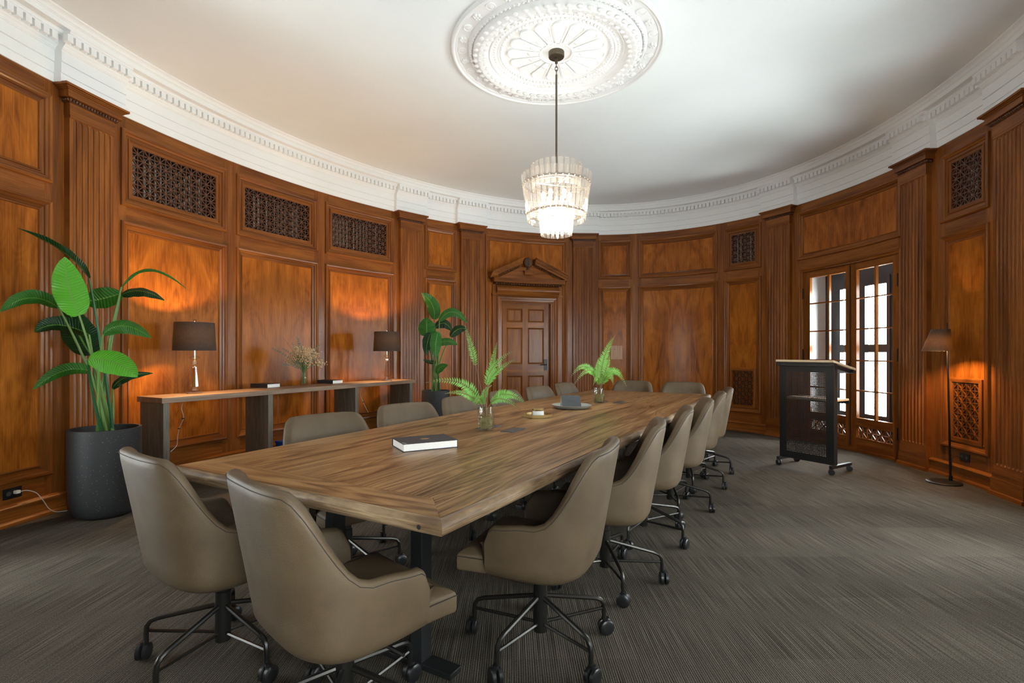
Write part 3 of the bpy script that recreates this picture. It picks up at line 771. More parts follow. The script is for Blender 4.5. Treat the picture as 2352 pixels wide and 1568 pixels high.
# ------------------------------------------------------------------ french doors and outer window
def french(idx, c0):
    f = empty('door_%d' % (idx + 1), (0, 0, 0), kind='structure')
    A = lambda x: x + c0
    k = MB(); wframe(k, A(2.03), A(3.54), 0, 2.345, [(0, 0), (.002, .014), (.012, .020), (.022, .016), (.028, .004), (.045, .0), (.055, -.012), (.060, -.05)], 'tlr'); k.build('casing', 'wood', f, True, angle=25)
    for li, (a, b_, cs) in enumerate(((2.092, 2.795, ((2.185, 2.452), (2.478, 2.718))), (2.799, 3.478, ((2.880, 3.135), (3.161, 3.400))))):
        d0, d1 = -.055, -.012
        k = MB()
        wbox(k, A(a), A(cs[0][0]), .03, 2.285, d0, d1, False); wbox(k, A(cs[1][1]), A(b_), .03, 2.285, d0, d1, False)
        wbox(k, A(cs[0][0]), A(cs[1][1]), 2.205, 2.285, d0, d1, True); wbox(k, A(cs[0][0]), A(cs[1][1]), .305, .405, d0, d1, True); wbox(k, A(cs[0][0]), A(cs[1][1]), .03, .165, d0, d1, True)
        lo = k.build('door_leaf', 'wood', f, bevel=.002)
        k = MB(); wbox(k, A(cs[0][1]), A(cs[1][0]), .405, 2.205, d0 + .01, d1, False); k.build('mullion', 'wood', lo)
        rz_ = [.405, .735, 1.10, 1.482, 1.855, 2.205]
        for z in rz_[1:-1]:
            for c in cs: k = MB(); wbox(k, A(c[0]), A(c[1]), z - .008, z + .008, d0 + .01, d1, True); k.build('glazing_bar', 'wood', lo)
        for c in cs:
            for z0, z1 in zip(rz_, rz_[1:]):
                k = MB(); wstrip(k, A(c[0]), A(c[1]), z0, z1, -.036); k.build('pane', 'pane', lo)
        k = MB(); grille(k, A(cs[0][0]), A(cs[1][1]), .165, .305, -.03, .066, .008); k.build('vent_grille', 'wood', lo)
        hs_ = a - .004 if li == 0 else b_ + .004
        for z in (.30, 1.17, 2.0):
            k = MB(); k.tube([W(A(hs_), .0, z - .06), W(A(hs_), .0, z + .06)], .009, 8)
            for q in (-.066, .066): k.ball(W(A(hs_), 0, z + q), .009, 6, 4)
            k.build('hinge', 'iron', lo, True)
    k = MB(); k.tube([W(A(2.797), -.004, .06), W(A(2.797), -.004, 2.27)], .006, 6); k.build('cremone_rod', 'iron', f, True)
    k = MB(); wbox(k, A(2.765), A(2.79), .95, 1.07, -.012, -.004); k.tube([W(A(2.778), -.01, 1.03), W(A(2.778), .04, 1.03)], .008, 8)
    k.ball(W(A(2.778), .05, 1.03), .024, 10, 6, (1, 1, .8)); k.build('door_knob', 'iron', f, True)
    k = MB(); wbox(k, A(2.03), A(3.54), 0, .03, -.08, .03); k.build('threshold', 'wood', f)
    # niche behind the leaves, straight reveals and a dark double window at the outer face
    wn = empty('window_%d' % idx, (0, 0, 0), kind='structure')
    pc = Vector(W(A(2.785), 0, 0)); x, y, nx, ny = frame_at(A(2.785)); out = Vector((-nx, -ny, 0)); al = Vector((ny, -nx, 0))
    if al.dot(Vector(W(A(3.4), 0, 0)) - pc) < 0: al = -al
    P = lambda a, b2, z: pc + al * a + out * b2 + Vector((0, 0, z))
    HW, DP_, TOPZ = .74, .40, 2.30
    k = MB()
    for a in (-HW, HW): k.add([P(a, -.02, 0), P(a, DP_, 0), P(a, DP_, TOPZ), P(a, -.02, TOPZ)])
    k.add([P(-HW, -.02, TOPZ), P(HW, -.02, TOPZ), P(HW, DP_, TOPZ), P(-HW, DP_, TOPZ)]); k.add([P(-HW, -.02, -.001), P(HW, -.02, -.001), P(HW, DP_, -.001), P(-HW, DP_, -.001)])
    k.add([P(-HW - .3, DP_ + .12, -.3), P(-HW, DP_ + .12, -.3), P(-HW, DP_ + .12, 3), P(-HW - .3, DP_ + .12, 3)])
    k.build('reveal', 'white', wn)
    def fb(a0, a1, z0, z1, b0=DP_ - .06, b1=DP_ + .02, nm_='window_frame', mat='dark_frame'):
        k = MB(); R = Matrix((al, out, Vector((0, 0, 1)))).transposed()
        k.box(P((a0 + a1) / 2, (b0 + b1) / 2, (z0 + z1) / 2), (a1 - a0, b1 - b0, z1 - z0), R); return k.build(nm_, mat, wn)
    fb(-HW, HW, 2.14, 2.30); fb(-HW, HW, 0, .34); fb(-HW, -.525, .34, 2.14); fb(.60, HW, .34, 2.14); fb(-.235, -.14, .34, 2.14); fb(.25, .345, .34, 2.14)
    for a0, a1 in ((-.525, -.235), (-.14, .25), (.345, .60)):
        for q in ((a0, a0 + .045, .34, 2.14), (a1 - .045, a1, .34, 2.14), (a0 + .045, a1 - .045, 2.04, 2.14), (a0 + .045, a1 - .045, .34, .42), (a0 + .045, a1 - .045, 1.20, 1.30)):
            fb(*q, DP_ - .075, DP_ - .02, 'casement')
        k = MB(); k.add([P(a0, DP_ - .045, .36), P(a1, DP_ - .045, .36), P(a1, DP_ - .045, 2.12), P(a0, DP_ - .045, 2.12)]); k.build('window_pane', 'pane', wn)
    R = Matrix((al, Vector((0, 0, 1)), out)).transposed()          # sky portal guiding daylight sampling through this window
    pl = bpy.data.lights.new('daylight_portal', 'AREA'); pl.shape = 'RECTANGLE'; pl.size = 1.5; pl.size_y = 2.2; pl.cycles.is_portal = True
    po = bpy.data.objects.new('daylight_portal', pl); po.matrix_world = Matrix.Translation(P(0, DP_ + .06, 1.2)) @ Matrix((al, Vector((0, 0, 1)), out)).transposed().to_4x4(); COL.objects.link(po)
french(1, 0); french(2, 3.214); french(3, 4.824); french(4, 8.014); french(5, TOT - 13.446)  # first is in view; the unseen others are added to supply daylight

# ------------------------------------------------------------------ conference table
TA = atan2(.872, .49); TC = Vector((.39, 3.77, 0))
tb = empty('conference_table', TC, TA, 'long boat-shaped brown oak conference table on black steel legs', 'table')
HL, ZTB = 2.36, .75
def hw(x, e=0): return .655 + .045 * (1 - (x / HL) ** 2) + e
BW = .137
def outline(ins, n=24):
    xs = [-HL + ins + (2 * HL - 2 * ins) * i / n for i in range(n + 1)]
    return [(x, -hw(x) + ins) for x in xs] + [(x, hw(x) - ins) for x in xs[::-1]]
NP = 6; g_ = .0006
for i in range(NP):
    xs = [-HL + BW + (2 * HL - 2 * BW) * j / 16 for j in range(17)]
    lo = lambda x: -(hw(x) - BW) + 2 * (hw(x) - BW) * i / NP; hi = lambda x: -(hw(x) - BW) + 2 * (hw(x) - BW) * (i + 1) / NP
    k = MB(); k.prism([(x, lo(x) + g_) for x in xs] + [(x, hi(x) - g_) for x in xs[::-1]], .715, ZTB, grain=0); k.build('top_plank', 'oak', tb)
for e in (-1, 1):
    xs = [-HL + .0 + 2 * HL * j / 16 for j in range(17)]; xi = [-HL + BW + (2 * HL - 2 * BW) * j / 16 for j in range(17)]
    k = MB(); poly = [(x, e * (hw(x) - .003)) for x in xs] + [(x, e * (hw(x) - BW + .0006)) for x in xi[::-1]]
    k.prism(poly if e < 0 else poly[::-1], .715, ZTB, grain=0); k.build('border_board', 'oak', tb)
    k = MB(); q = hw(HL); qi = hw(HL - BW) - BW
    poly = [(e * (HL - .003), -q + .003), (e * (HL - .003), q - .003), (e * (HL - BW + .0006), qi - .001), (e * (HL - BW + .0006), -qi + .001)]
    k.prism(poly if e > 0 else poly[::-1], .715, ZTB, grain=1); k.build('border_board', 'oak', tb)
k = MB(); k.prism(outline(.0), .708, .7475); k.build('groove_line', 'gap', tb)
prof = [(0, .749)] + [(.024 * sin(a), .7245 + .0245 * cos(a)) for a in (.3, .6, .9, 1.2, 1.57, 1.9, 2.2, 2.5, 2.8, 3.14)] + [(-.02, .70)]
for side in range(4):
    k = MB(); rows, uvs = [], []
    for o_, z in prof:
        if side < 2:
            e = (-1, 1)[side]; xs = [-(HL + o_) + 2 * (HL + o_) * j / 20 for j in range(21)]
            rows.append([(x, e * (hw(min(HL, abs(x))) + o_), z) for x in xs]); uvs.append([(z + o_, x) for x in xs])
        else:
            e = (-1, 1)[side - 2]; ys = [-(hw(HL) + o_), hw(HL) + o_]; rows.append([(e * (HL + o_), y, z) for y in ys]); uvs.append([(z + o_, y) for y in ys])
    k.grid(rows, uvs); k.build('edge_moulding', 'oak_edge', tb, True, angle=50)
k = MB(); k.lathe([(.007, 0), (.007, .001)], 10, (-HL - .0245, -.60, .722), R=Matrix.Rotation(-pi / 2, 3, 'Y')); k.build('edge_plug', 'gap', tb)
for x in (-1.93, 0, 1.93):
    for e in (-1, 1):
        k = MB(); k.box((x, e * .235, .36), (.062, .055, .70)); k.build('leg', 'black_metal', tb, bevel=.003)
    k = MB(); k.box((x, 0, .012), (.07, .80, .024)); k.build('foot_bar', 'black_metal', tb, bevel=.003)
    k = MB(); k.box((x, 0, .70), (.14, .9, .016)); k.build('top_bracket', 'black_metal', tb)
k = MB(); k.box((0, 0, .62), (3.75, .06, .08)); k.build('stretcher', 'black_metal', tb)

# ------------------------------------------------------------------ chair
def make_chair():
    root = empty('swivel_chair', (0, 0, 0))
    # plan curve of the shell: from right arm front (x+), round the back (y-), to left arm front
    def plan(t, inset, z):
        """t -1..1; returns x, y"""
        flare = (z - .34) / .53
        hwid = .266 + .036 * max(0, flare) - inset; back = -.222 - .095 * max(0, flare) + inset; fr = .135
        e = 1 if t >= 0 else -1; a = abs(t)
        if a > .62: q = (a - .62) / .38; return e * (hwid - .012 * q * q), -.02 + (fr + .02) * q
        th = (a / .62) * pi / 2; n_e = 3.1
        return e * hwid * abs(sin(th)) ** (2 / n_e), -.02 + (back + .02) * abs(cos(th)) ** (2 / n_e)
    def sm(x): x = max(0, min(1, x)); return x * x * (3 - 2 * x)
    def rim(t):
        x, y = plan(t, 0, .7)
        a = abs(t)
        h = .595 + .245 * sm((.86 - a) / .44 * 1.0) if a < .86 else .595
        h = .595 + (.85 - .595) * sm((.60 - a) / .38) - .014 * sm((a - .60) / .3)
        if a > .90: h -= .055 * ((a - .90) / .10) ** 2.2
        h -= .018 * min(1, a / .4) ** 2 if a < .4 else .018 * (1 if a < .8 else 1)
        return h + (.018 if a >= .4 else .0) * 0
    T_ = [-1 + 2 * i / 44 for i in range(45)]; th = .046
    rows = []
    def ring(inset, zf): rows.append([(*plan(t, inset, zf(t)), zf(t)) for t in T_])
    ring(.15, lambda t: .358); ring(.075, lambda t: .352); ring(.035, lambda t: .358); ring(.012, lambda t: .376)
    for q in (0, .12, .3, .5, .7, .86, .95): ring(0, lambda t, q=q: .402 + (rim(t) - .016 - .402) * q)
    ring(.003, lambda t: rim(t) - .008); ring(.012, lambda t: rim(t) - .001); ring(.023, lambda t: rim(t) + .001); ring(.034, lambda t: rim(t) - .003); ring(.044, lambda t: rim(t) - .013)
    for q in (.85, .6, .35, .1, 0): ring(th + .004, lambda t, q=q: .40 + (rim(t) - .02 - .40) * q)
    k = MB(); k.grid(rows)
    for j in (0, -1): 
        col = [r_[j] for r_ in rows[1:]]; c = Vector((0, 0, 0)); 
        ex = [(p[0], p[1] + .0, p[2]) for p in col]
        n2 = len(ex); half = n2 // 2
        mid = [((ex[i][0] + ex[n2 - 1 - i][0]) / 2, ex[i][1] + .018, (ex[i][2] + ex[n2 - 1 - i][2]) / 2) for i in range(half)]
        k.grid([ex[:half], mid]); k.grid([mid, [ex[n2 - 1 - i] for i in range(half)]])
    k.build('shell', 'leather', root, True, angle=180)
    k = MB(); pr = [(*plan(t, .0015, rim(t)), rim(t) - .013) for t in T_]; k.tube(pr, .0011, 5); 
    k.build('rim_seam', 'stitch', root, True)
    for e in (1, -1):
        k = MB(); k.tube([(plan(e, 0, z)[0] + e * .0004, plan(e, 0, z)[1] - .012, z) for z in (.41, .44, .47, .50, .525)], .0012, 5); k.build('arm_seam', 'stitch', root, True)
    # seat cushion
    def seat_ring(g, z):
        pts = []; P_ = [(-.15, -.12), (.15, -.12), (.20, .12), (.232, .145), (.238, .262), (-.238, .262), (-.232, .145), (-.20, .12)]
        for x, y in P_: pts.append((x * (1 - g * 4), y - g * (1 if y > 0 else -1) , z))
        return pts
    k = MB(); k.grid([seat_ring(.03, .362), seat_ring(.004, .365), seat_ring(0, .374), seat_ring(0, .418), seat_ring(.004, .430), seat_ring(.02, .441), seat_ring(.06, .450)], closed=True)
    k.add(seat_ring(.06, .450)); k.add(seat_ring(.03, .362)[::-1])
    k.build('seat', 'leather', root, True, bevel=.006, angle=60)
    k = MB(); k.tube([(-.238, .02, .420), (-.240, .263, .420), (.240, .263, .420), (.238, .02, .420)], .0018, 5); k.build('seat_seam', 'stitch', root)
    k = MB(); k.lathe([(.029, .066), (.029, .26), (.024, .262), (.024, .35)], 18); k.build('column', 'base_metal', root, True, angle=40)
    k = MB(); k.box((0, 0, .352), (.18, .18, .02)); k.build('seat_plate', 'black_metal', root)
    k = MB(); k.tube([(.03, .02, .325), (.20, .05, .318), (.245, .055, .318)], .006, 6); k.build('height_lever', 'base_metal', root, True)
    for i in range(5):
        a = 2 * pi * i / 5; R = Matrix.Rotation(a, 3, 'Z')
        k = MB(); k.tube([R @ Vector(p) for p in ((.022, 0, .205), (.245, 0, .160), (.272, 0, .150), (.287, 0, .132), (.290, 0, .105), (.290, 0, .062))], .0098, 8)
        k.tube([R @ Vector(p) for p in ((.022, 0, .098), (.284, 0, .112))], .0065, 6); lg = k.build('leg', 'base_metal', root, True)
        c = R @ Vector((.300, 0, 0)); ca = random.uniform(0, 2 * pi); R2 = Matrix.Rotation(ca, 3, 'Z') @ Matrix.Rotation(pi / 2, 3, 'X')
        k = MB()
        for o_ in (-.0125, .0125):
            k.lathe([(.012, -.010), (.026, -.0095), (.031, -.006), (.031, .006), (.026, .0095), (.012, .010)], 18, c + Matrix.Rotation(ca, 3, 'Z') @ Vector((0, o_, .031)), R=R2)
        k.lathe([(.008, .035), (.012, .07)], 10, (c[0], c[1], 0)); k.build('caster', 'black', lg, True, angle=40)
    return root
def chair_at(root, X_, Y_, face, base=None, label='', group=None):
    root.location = (X_, Y_, 0); root.rotation_euler = (0, 0, face - pi / 2); root['label'] = label; root['category'] = 'chair'
    if group: root['group'] = group
    if base is not None:
        for ch_ in root.children:
            if ch_.name.startswith('leg'): ch_.rotation_euler = (0, 0, base - (face - pi / 2))
chair0 = make_chair(); used = [False]
def place(*a, **kw):
    r_ = chair0 if not used[0] else copy_tree(PROTO)
    used[0] = True; chair_at(r_, *a, **kw); return r_
PROTO = chair0
FL = atan2(.49, -.872)     # facing towards the left across the table
def TP(u, n_): return (TC.x + .49 * u - .872 * n_, TC.y + .872 * u + .49 * n_)
ends_g, right_g, left_g, far_g = 'chairs at the near end of the table', 'chairs along the right side of the table', 'chairs along the left side of the table', 'chairs at the far end of the table'
ordn = ['first', 'second', 'third', 'fourth', 'fifth', 'sixth']
place(.116, 2.09, FL + .15, math.radians(18), 'large taupe leather swivel chair nearest on the right side, beside the table corner', right_g)
place(-.53, 1.62, math.radians(46), math.radians(57), 'largest taupe leather swivel chair in the foreground, back to the camera, seat pulled out', ends_g)
place(-1.143, 2.02, math.radians(52), math.radians(40), 'taupe leather swivel chair at the near table end, in front of the big planter', ends_g)
for i, (x, y) in enumerate(((.495, 2.712), (.864, 3.356), (1.227, 3.955), (1.606, 4.63), (1.914, 5.197))):
    place(x, y, FL + (.24, .22, .26, .18, .18)[i], random.uniform(0, 1.2), '%s taupe swivel chair from the camera along the right table side%s' % (ordn[i + 1], ', nearest the lectern end' if i == 4 else ''), right_g)
for i in range(6):
    x, y = TP(-1.53 + .695 * i, .60); place(x, y, FL + pi + (-.28, -.25, -.18, -.1, -.12, -.08)[i], random.uniform(0, 1.2), '%s taupe swivel chair from the camera along the left table side, facing us' % ordn[i], left_g)
for i, n_ in enumerate((.29, -.315)):
    x, y = TP(2.53, n_); place(x, y, TA + pi, random.uniform(0, 1.2), ('left' if i == 0 else 'right') + ' one of two taupe swivel chairs at the far table end', far_g)

# ------------------------------------------------------------------ things on the table
def book(name, c, ang, L1_, L2_, H_, label, cat='book', group=None, emblem=False, spine='far', z=.75):
    r_ = empty(name, (c[0], c[1], z), ang, label, cat, group)
    k = MB(); k.box((0, 0, .0015), (L1_, L2_, .003)); k.box((0, 0, H_ - .0015), (L1_, L2_, .003))
    sy = L2_ / 2 - .0015 if spine == 'far' else -L2_ / 2 + .0015
    k.box((0, sy, H_ / 2), (L1_, .003, H_)); cv = k.build('cover', 'cover', r_, bevel=.0006)
    k = MB(); k.box((0, 0, H_ / 2), (L1_ - .008, L2_ - .008, H_ - .006)); k.build('page_block', 'pages', r_)
    if emblem:
        k = MB()
        for q in range(7): a = 2 * pi * q / 7; k.lathe([(.008, 0), (.008, .0004)], 8, (.012 * cos(a), .010 * sin(a), H_))
        k.box((0, 0, H_ + .0003), (.05, .004, .0005)); k.build('gold_emblem', 'gold', cv)
        k = MB(); k.box((-L1_ / 2 + .012, -L2_ / 2 + .02, H_ + .0002), (.002, .032, .0005), Matrix.Rotation(.4, 3, 'Z')); k.build('scuff', 'pages', cv)
    elif spine == 'near':
        k = MB(); k.box((.0, -L2_ / 2 - .0003, H_ / 2), (L1_ * .55, .0005, .006)); k.build('spine_lettering', 'grey_plate', cv)
    return r_
book('book', (-.4175, 2.445), math.radians(28.1), .265, .190, .037, 'thick navy hardback book with gold emblem lying on the near end of the table', emblem=True)
for i, (x, y, lb) in enumerate(((.008, 2.955, 'black power outlet flap in the tabletop, right of the nearer fern vase'), (-.14, 3.07, 'black power outlet flap in the tabletop, partly behind the nearer fern vase'),
                               (.97, 4.59, 'black power outlet flap in the tabletop, right of the farther fern vase'), (.815, 4.68, 'black power outlet flap in the tabletop, behind the farther fern vase'))):
    r_ = empty('power_outlet', (x, y, .75), TA, lb, 'power outlet', 'power outlets in the tabletop')
    k = MB(); k.box((0, 0, .002), (.165, .07, .004)); k.build('flap', 'grey_plate', r_, bevel=.001)
    k = MB(); k.box((0, .037, .0015), (.168, .004, .003)); k.box((0, -.037, .0015), (.168, .004, .003)); k.build('bezel', 'black', r_)
    k = MB(); k.lathe([(.008, .004), (.008, .0045)], 12, (.05, 0, 0)); k.build('flap_mark', 'black', r_)
# brass tray with candle
r_ = empty('brass_tray', (.179, 3.567, .75), 0, 'small octagonal antique brass tray in the middle of the table', 'tray')
k = MB(); k.lathe([(.098, 0), (.104, .002), (.106, .022), (.101, .022), (.097, .006), (.01, .005)], 8, ang0=pi / 8); k.build('tray_body', 'brass', r_, angle=20)
r_ = empty('candle_jar', (.183, 3.58, .756), 0, 'short white candle jar with gold lid standing on the brass tray', 'candle')
k = MB(); k.lathe([(.036, 0), (.040, .003), (.040, .034), (.037, .037)], 28); k.build('jar', 'wax', r_, True)
k = MB(); k.lathe([(.0405, .037), (.0415, .039), (.0415, .050), (.040, .0515), (.035, .050)], 28); k.build('lid', 'brass', r_, True, angle=30)
# plate with tent card
r_ = empty('ceramic_dish', (.481, 4.12, .75), 0, 'wide shallow sage grey ceramic dish under the folded card', 'dish')
k = MB(); k.lathe([(.07, 0), (.13, .004), (.157, .026), (.160, .030), (.155, .030), (.128, .013), (.01, .009)], 40); k.build('dish_body', 'ceramic', r_, True, angle=50)
a_ = math.radians(-8); r_ = empty('tent_card', (.485, 4.115, .7635), a_, 'dark folded tent card standing in the grey dish', 'card')
k = MB(); q = .048; H_ = .090
k.add([(-.075, -q, 0), (.075, -q, 0), (.062, 0, H_), (-.088, 0, H_)]); k.add([(-.075, -q + .0015, 0), (.075, -q + .0015, 0), (.062, .0015, H_), (-.088, .0015, H_)][::-1]); k.build('front_flap', 'card', r_)
k = MB(); k.add([(-.088, .002, H_), (.062, .002, H_), (.055, q + .01, 0), (-.10, q + .01, 0)]); k.build('back_flap', 'card_back', r_)
for z, wd in ((.050, .07), (.040, .05)): 
    k = MB(); y0 = -q + q * z / H_ - .0006; k.box((-.006, y0, z), (wd, .0006, .004)); k.build('faint_lettering', 'grey_plate', r_)

# ------------------------------------------------------------------ ferns in glass vases
def frond(mb, pts, r0, wid, start=.2, nleaf=22, droop=.0):
    pts = [Vector(p) for p in pts]; n_ = len(pts)
    def at(t): f = t * (n_ - 1); i = min(int(f), n_ - 2); return pts[i].lerp(pts[i + 1], f - i)
    for k in range(nleaf):
        t = start + (1 - start) * k / nleaf; p = at(t); tg = (at(min(1, t + .03)) - at(max(0, t - .03))).normalized()
        side = tg.cross(Vector((-.25, -1, .35))).normalized(); q = (t - start) / (1 - start)
        L_ = wid * (1 - q) ** .75 * min(1, .45 + q * 3.0)
        for e in (-1, 1):
            dr_ = (side * e + tg * .55 + Vector((0, 0, -droop)) + Vector((random.uniform(-.12, .12), random.uniform(-.25, .25), random.uniform(-.12, .12)))).normalized()
            nn = dr_.cross(tg).normalized(); wv = nn.cross(dr_).normalized() * L_ * .15
            up = nn * L_ * .10
            mb.add([p - wv * .6, p + dr_ * L_ * .35 - wv + up, p + dr_ * L_ * .75 - wv * .6 + up, p + dr_ * L_, p + dr_ * L_ * .75 + wv * .6 + up, p + dr_ * L_ * .35 + wv + up, p + wv * .6])
def fern(cx_, cy_, D, fronds, lb, lb2):
    v_ = empty('glass_vase', (cx_, cy_, .75), 0, lb, 'vase', 'glass vases on the conference table')
    k = MB(); k.lathe([(.004, .002), (.044, .002), (.0475, .006), (.0475, .132), (.0455, .133), (.0450, .130), (.0445, .012), (.004, .010)], 32, cap=False); k.build('glass', 'vase_glass', v_, True, angle=60)
    k = MB()
    for i in range(150):
        a, rr = random.uniform(0, 2 * pi), .042 * sqrt(random.random()); z = random.uniform(.012, .085 * (1 if rr < .03 else .92)); b2 = random.uniform(0, pi)
        p = Vector((rr * cos(a), rr * sin(a), z)); q = Vector((cos(b2) * .012, sin(b2) * .012, random.uniform(-.008, .008)))
        p2 = p + q
        if math.hypot(p2.x, p2.y) > .0435: p2.x *= .8; p2.y *= .8
        k.tube([p, (p + p2) / 2 + Vector((0, 0, .003)), p2], .0022, 4)
    k.lathe([(.002, .012), (.036, .014), (.038, .05), (.032, .072), (.002, .08)], 14)
    mo_ = k.build('moss', 'moss', v_); mo_['kind'] = 'stuff'
    f_ = empty('fern', (cx_, cy_, .76), 0, lb2, 'fern', 'ferns in the glass vases')
    o_ = Vector((cx_, cy_, .76))
    for via, tip, wd, st_, dz in fronds:
        A_, B_ = px(*via, D + dz * .5), px(*tip, D + dz); base = Vector((cx_ + random.uniform(-.015, .015), cy_ + random.uniform(-.015, .015), .80))
        rim_ = Vector((cx_, cy_, .885)) + Vector((A_.x - cx_, A_.y - cy_, 0)) * .15
        P1 = bez(rim_, 2 * A_ - (rim_ + B_) / 2, B_, 14)
        path = [base - o_, rim_ - o_] + [p - o_ for p in P1[1:]]
        k = MB(); k.tube(path, [.0022] * 3 + [.0017] * (len(path) - 3), 5); sb_ = k.build('stalk', 'fern_stem', f_)
        k = MB(); frond(k, path, .002, wd * .85, st_, 24); k.build('frond', 'fern', f_)
fern(-.151, 2.95, 2.95, [((1091, 831), (1067, 745), .042, .50, .05), ((1128, 850), (1142, 786), .040, .45, .12), ((1124, 858), (1182, 803), .048, .38, -.05), ((1128, 868), (1187, 824), .048, .40, .10),
     ((1060, 880), (977, 879), .058, .18, -.05), ((1070, 905), (1022, 904), .045, .15, -.16), ((1160, 905), (1211, 930), .055, .25, .0), ((1150, 915), (1196, 941), .05, .2, -.18), ((1100, 915), (1090, 936), .045, .15, -.12), ((1114, 900), (1130, 885), .04, .2, .15)],
     'clear glass cylinder vase with moss, nearer of two on the table', 'spreading green fern in the nearer glass vase behind the book')
fern(.779, 4.57, 4.57, [((1387, 824), (1413, 770), .075, .30, .0), ((1373, 850), (1376, 820), .06, .25, .1), ((1346, 842), (1309, 868), .06, .28, -.1), ((1355, 850), (1318, 884), .06, .25, -.22),
     ((1409, 852), (1439, 888), .07, .25, -.1), ((1398, 860), (1408, 884), .07, .15, -.25), ((1393, 845), (1401, 815), .06, .2, .2), ((1372, 868), (1362, 886), .055, .15, -.2)],
     'clear glass cylinder vase with moss, farther of two on the table', 'green fern in the farther glass vase, behind the grey dish')

# ------------------------------------------------------------------ console with lamps, books, dried flowers
ca_ = atan2(EU[1], EU[0]); ZCON = .825
co = empty('console_table', RM(.06, 3.03, 0), ca_, 'long rustic grey-brown oak console table against the left wall panels', 'console table')
k = MB(); k.box((0, 0, ZCON - .0235), (3.255, .385, .047), grain=0); k.build('console_top', 'console_top', co, bevel=.003)
for a, b_ in ((-1.55, -1.50), (-.578, -.524), (.59, .645), (1.60, 1.652)):
    k = MB(); k.box(((a + b_) / 2 - .06, .0, (ZCON - .047) / 2), (b_ - a, .355, ZCON - .047), grain=2); k.build('leg_panel', 'console_leg', co, bevel=.002)
def table_lamp(X_, Y_, lb):
    r_ = empty('table_lamp', (X_, Y_, ZCON), 0, lb, 'table lamp', 'matching table lamps on the console')
    k = MB(); k.box((0, 0, .010), (.115, .115, .020), Matrix.Rotation(.5, 3, 'Z')); k.build('square_base', 'crystal_base', r_, bevel=.003)
    k = MB(); k.lathe([(.042, .020), (.040, .030), (.022, .052), (.018, .062)], 12); k.build('bell_foot', 'crystal_base', r_)
    k = MB(); k.lathe([(.035, .064), (.034, .075), (.018, .235), (.018, .24)], 8); k.build('tapered_stem', 'crystal_base', r_)
    k = MB(); k.lathe([(.010, .24), (.012, .246), (.010, .252)], 12); k.lathe([(.010, .058), (.024, .062), (.010, .066)], 12); k.lathe([(.008, .306), (.010, .32), (.008, .41)], 12); k.build('metal_collars', 'chrome', r_, True)
    k = MB(); k.ball((0, 0, .279), .028, 10, 7); k.build('crystal_ball', 'crystal_base', r_)
    k = MB(); k.lathe([(.012, .308), (.030, .315), (.043, .325), (.042, .333), (.012, .345)], 14); k.build('crystal_disc', 'crystal_base', r_)
    k = MB(); k.lathe([(.173, .391), (.160, .646), (.158, .646), (.171, .391)], 48, cap=False); k.build('lamp_shade', 'shade', r_, True, angle=40)
    k = MB()
    for i in range(3): a = 2 * pi * i / 3; k.tube([(0, 0, .62), (.157 * cos(a), .157 * sin(a), .635)], .002, 5)
    k.tube([(0, 0, .40), (0, 0, .66)], .003, 6); k.build('spider', 'chrome', r_)
    k = MB(); k.box((0, 0, .668), (.026, .026, .018)); k.build('finial', 'crystal_base', r_)
    k = MB(); k.lathe([(.008, .43), (.016, .45), (.028, .49), (.022, .52), (.003, .535)], 14); k.build('bulb', 'bulb', r_, True)
    light('table_lamp_light', (X_ + .03, Y_ - .03, ZCON + .53), TABLE_LAMP_W, (1, .60, .27), .03)
P1 = px(447, 902, 4.66); table_lamp(P1.x, P1.y, 'crystal table lamp with black drum shade on the console, nearer the big plant')
P2 = px(888.5, 873.8, 6.72); table_lamp(P2.x, P2.y, 'crystal table lamp with black drum shade on the far right end of the console')
book('book', (-2.655, 5.50), atan2(-.40, .92), .25, .17, .040, 'navy hardback book on the console, left of the dried flower vase', group='books on the console', spine='near', z=ZCON)
book('book', (-2.215, 6.22), atan2(-.42, .90), .25, .17, .040, 'navy hardback book on the console, right of the dried flower vase', group='books on the console', spine='near', z=ZCON)
V = px(698, 883, 5.80); vx, vy = V.x, V.y
r_ = empty('glass_vase', (vx, vy, ZCON), 0, 'clear glass vase of dried flowers in the middle of the console', 'vase')
k = MB(); k.lathe([(.003, .002), (.036, .002), (.040, .006), (.040, .165), (.0385, .166), (.037, .012), (.003, .010)], 28, cap=False); k.build('glass', 'vase_glass', r_, True, angle=60)
f_ = empty('dried_flowers', (vx, vy, ZCON + .01), 0, 'loose dried bouquet of cream blossoms and eucalyptus in the console vase', 'flowers'); fo = Vector((vx, vy, ZCON + .01))
k = MB(); kb = MB()
for i in range(60):
    a, sp_ = random.uniform(0, 2 * pi), random.random() ** .6
    top = Vector((.20 * sp_ * cos(a), .12 * sp_ * sin(a), .40 - .16 * sp_ ** 2 + random.uniform(-.03, .02)))
    base = Vector((random.uniform(-.02, .02), random.uniform(-.02, .02), .01)); mid = Vector((base.x * -.8 + top.x * .08, base.y + top.y * .08, .16))
    k.tube(through(base, mid, top, 5), .0014, 4)
    for j in range(17):
        p = top + Vector((random.gauss(0, .022), random.gauss(0, .022), random.gauss(0, .02))); kb.ball(p, random.uniform(.0045, .0085), 5, 3)
k.build('stems', 'stem', f_); tag(kb.build('blossoms', 'blossom', f_), kind='stuff')
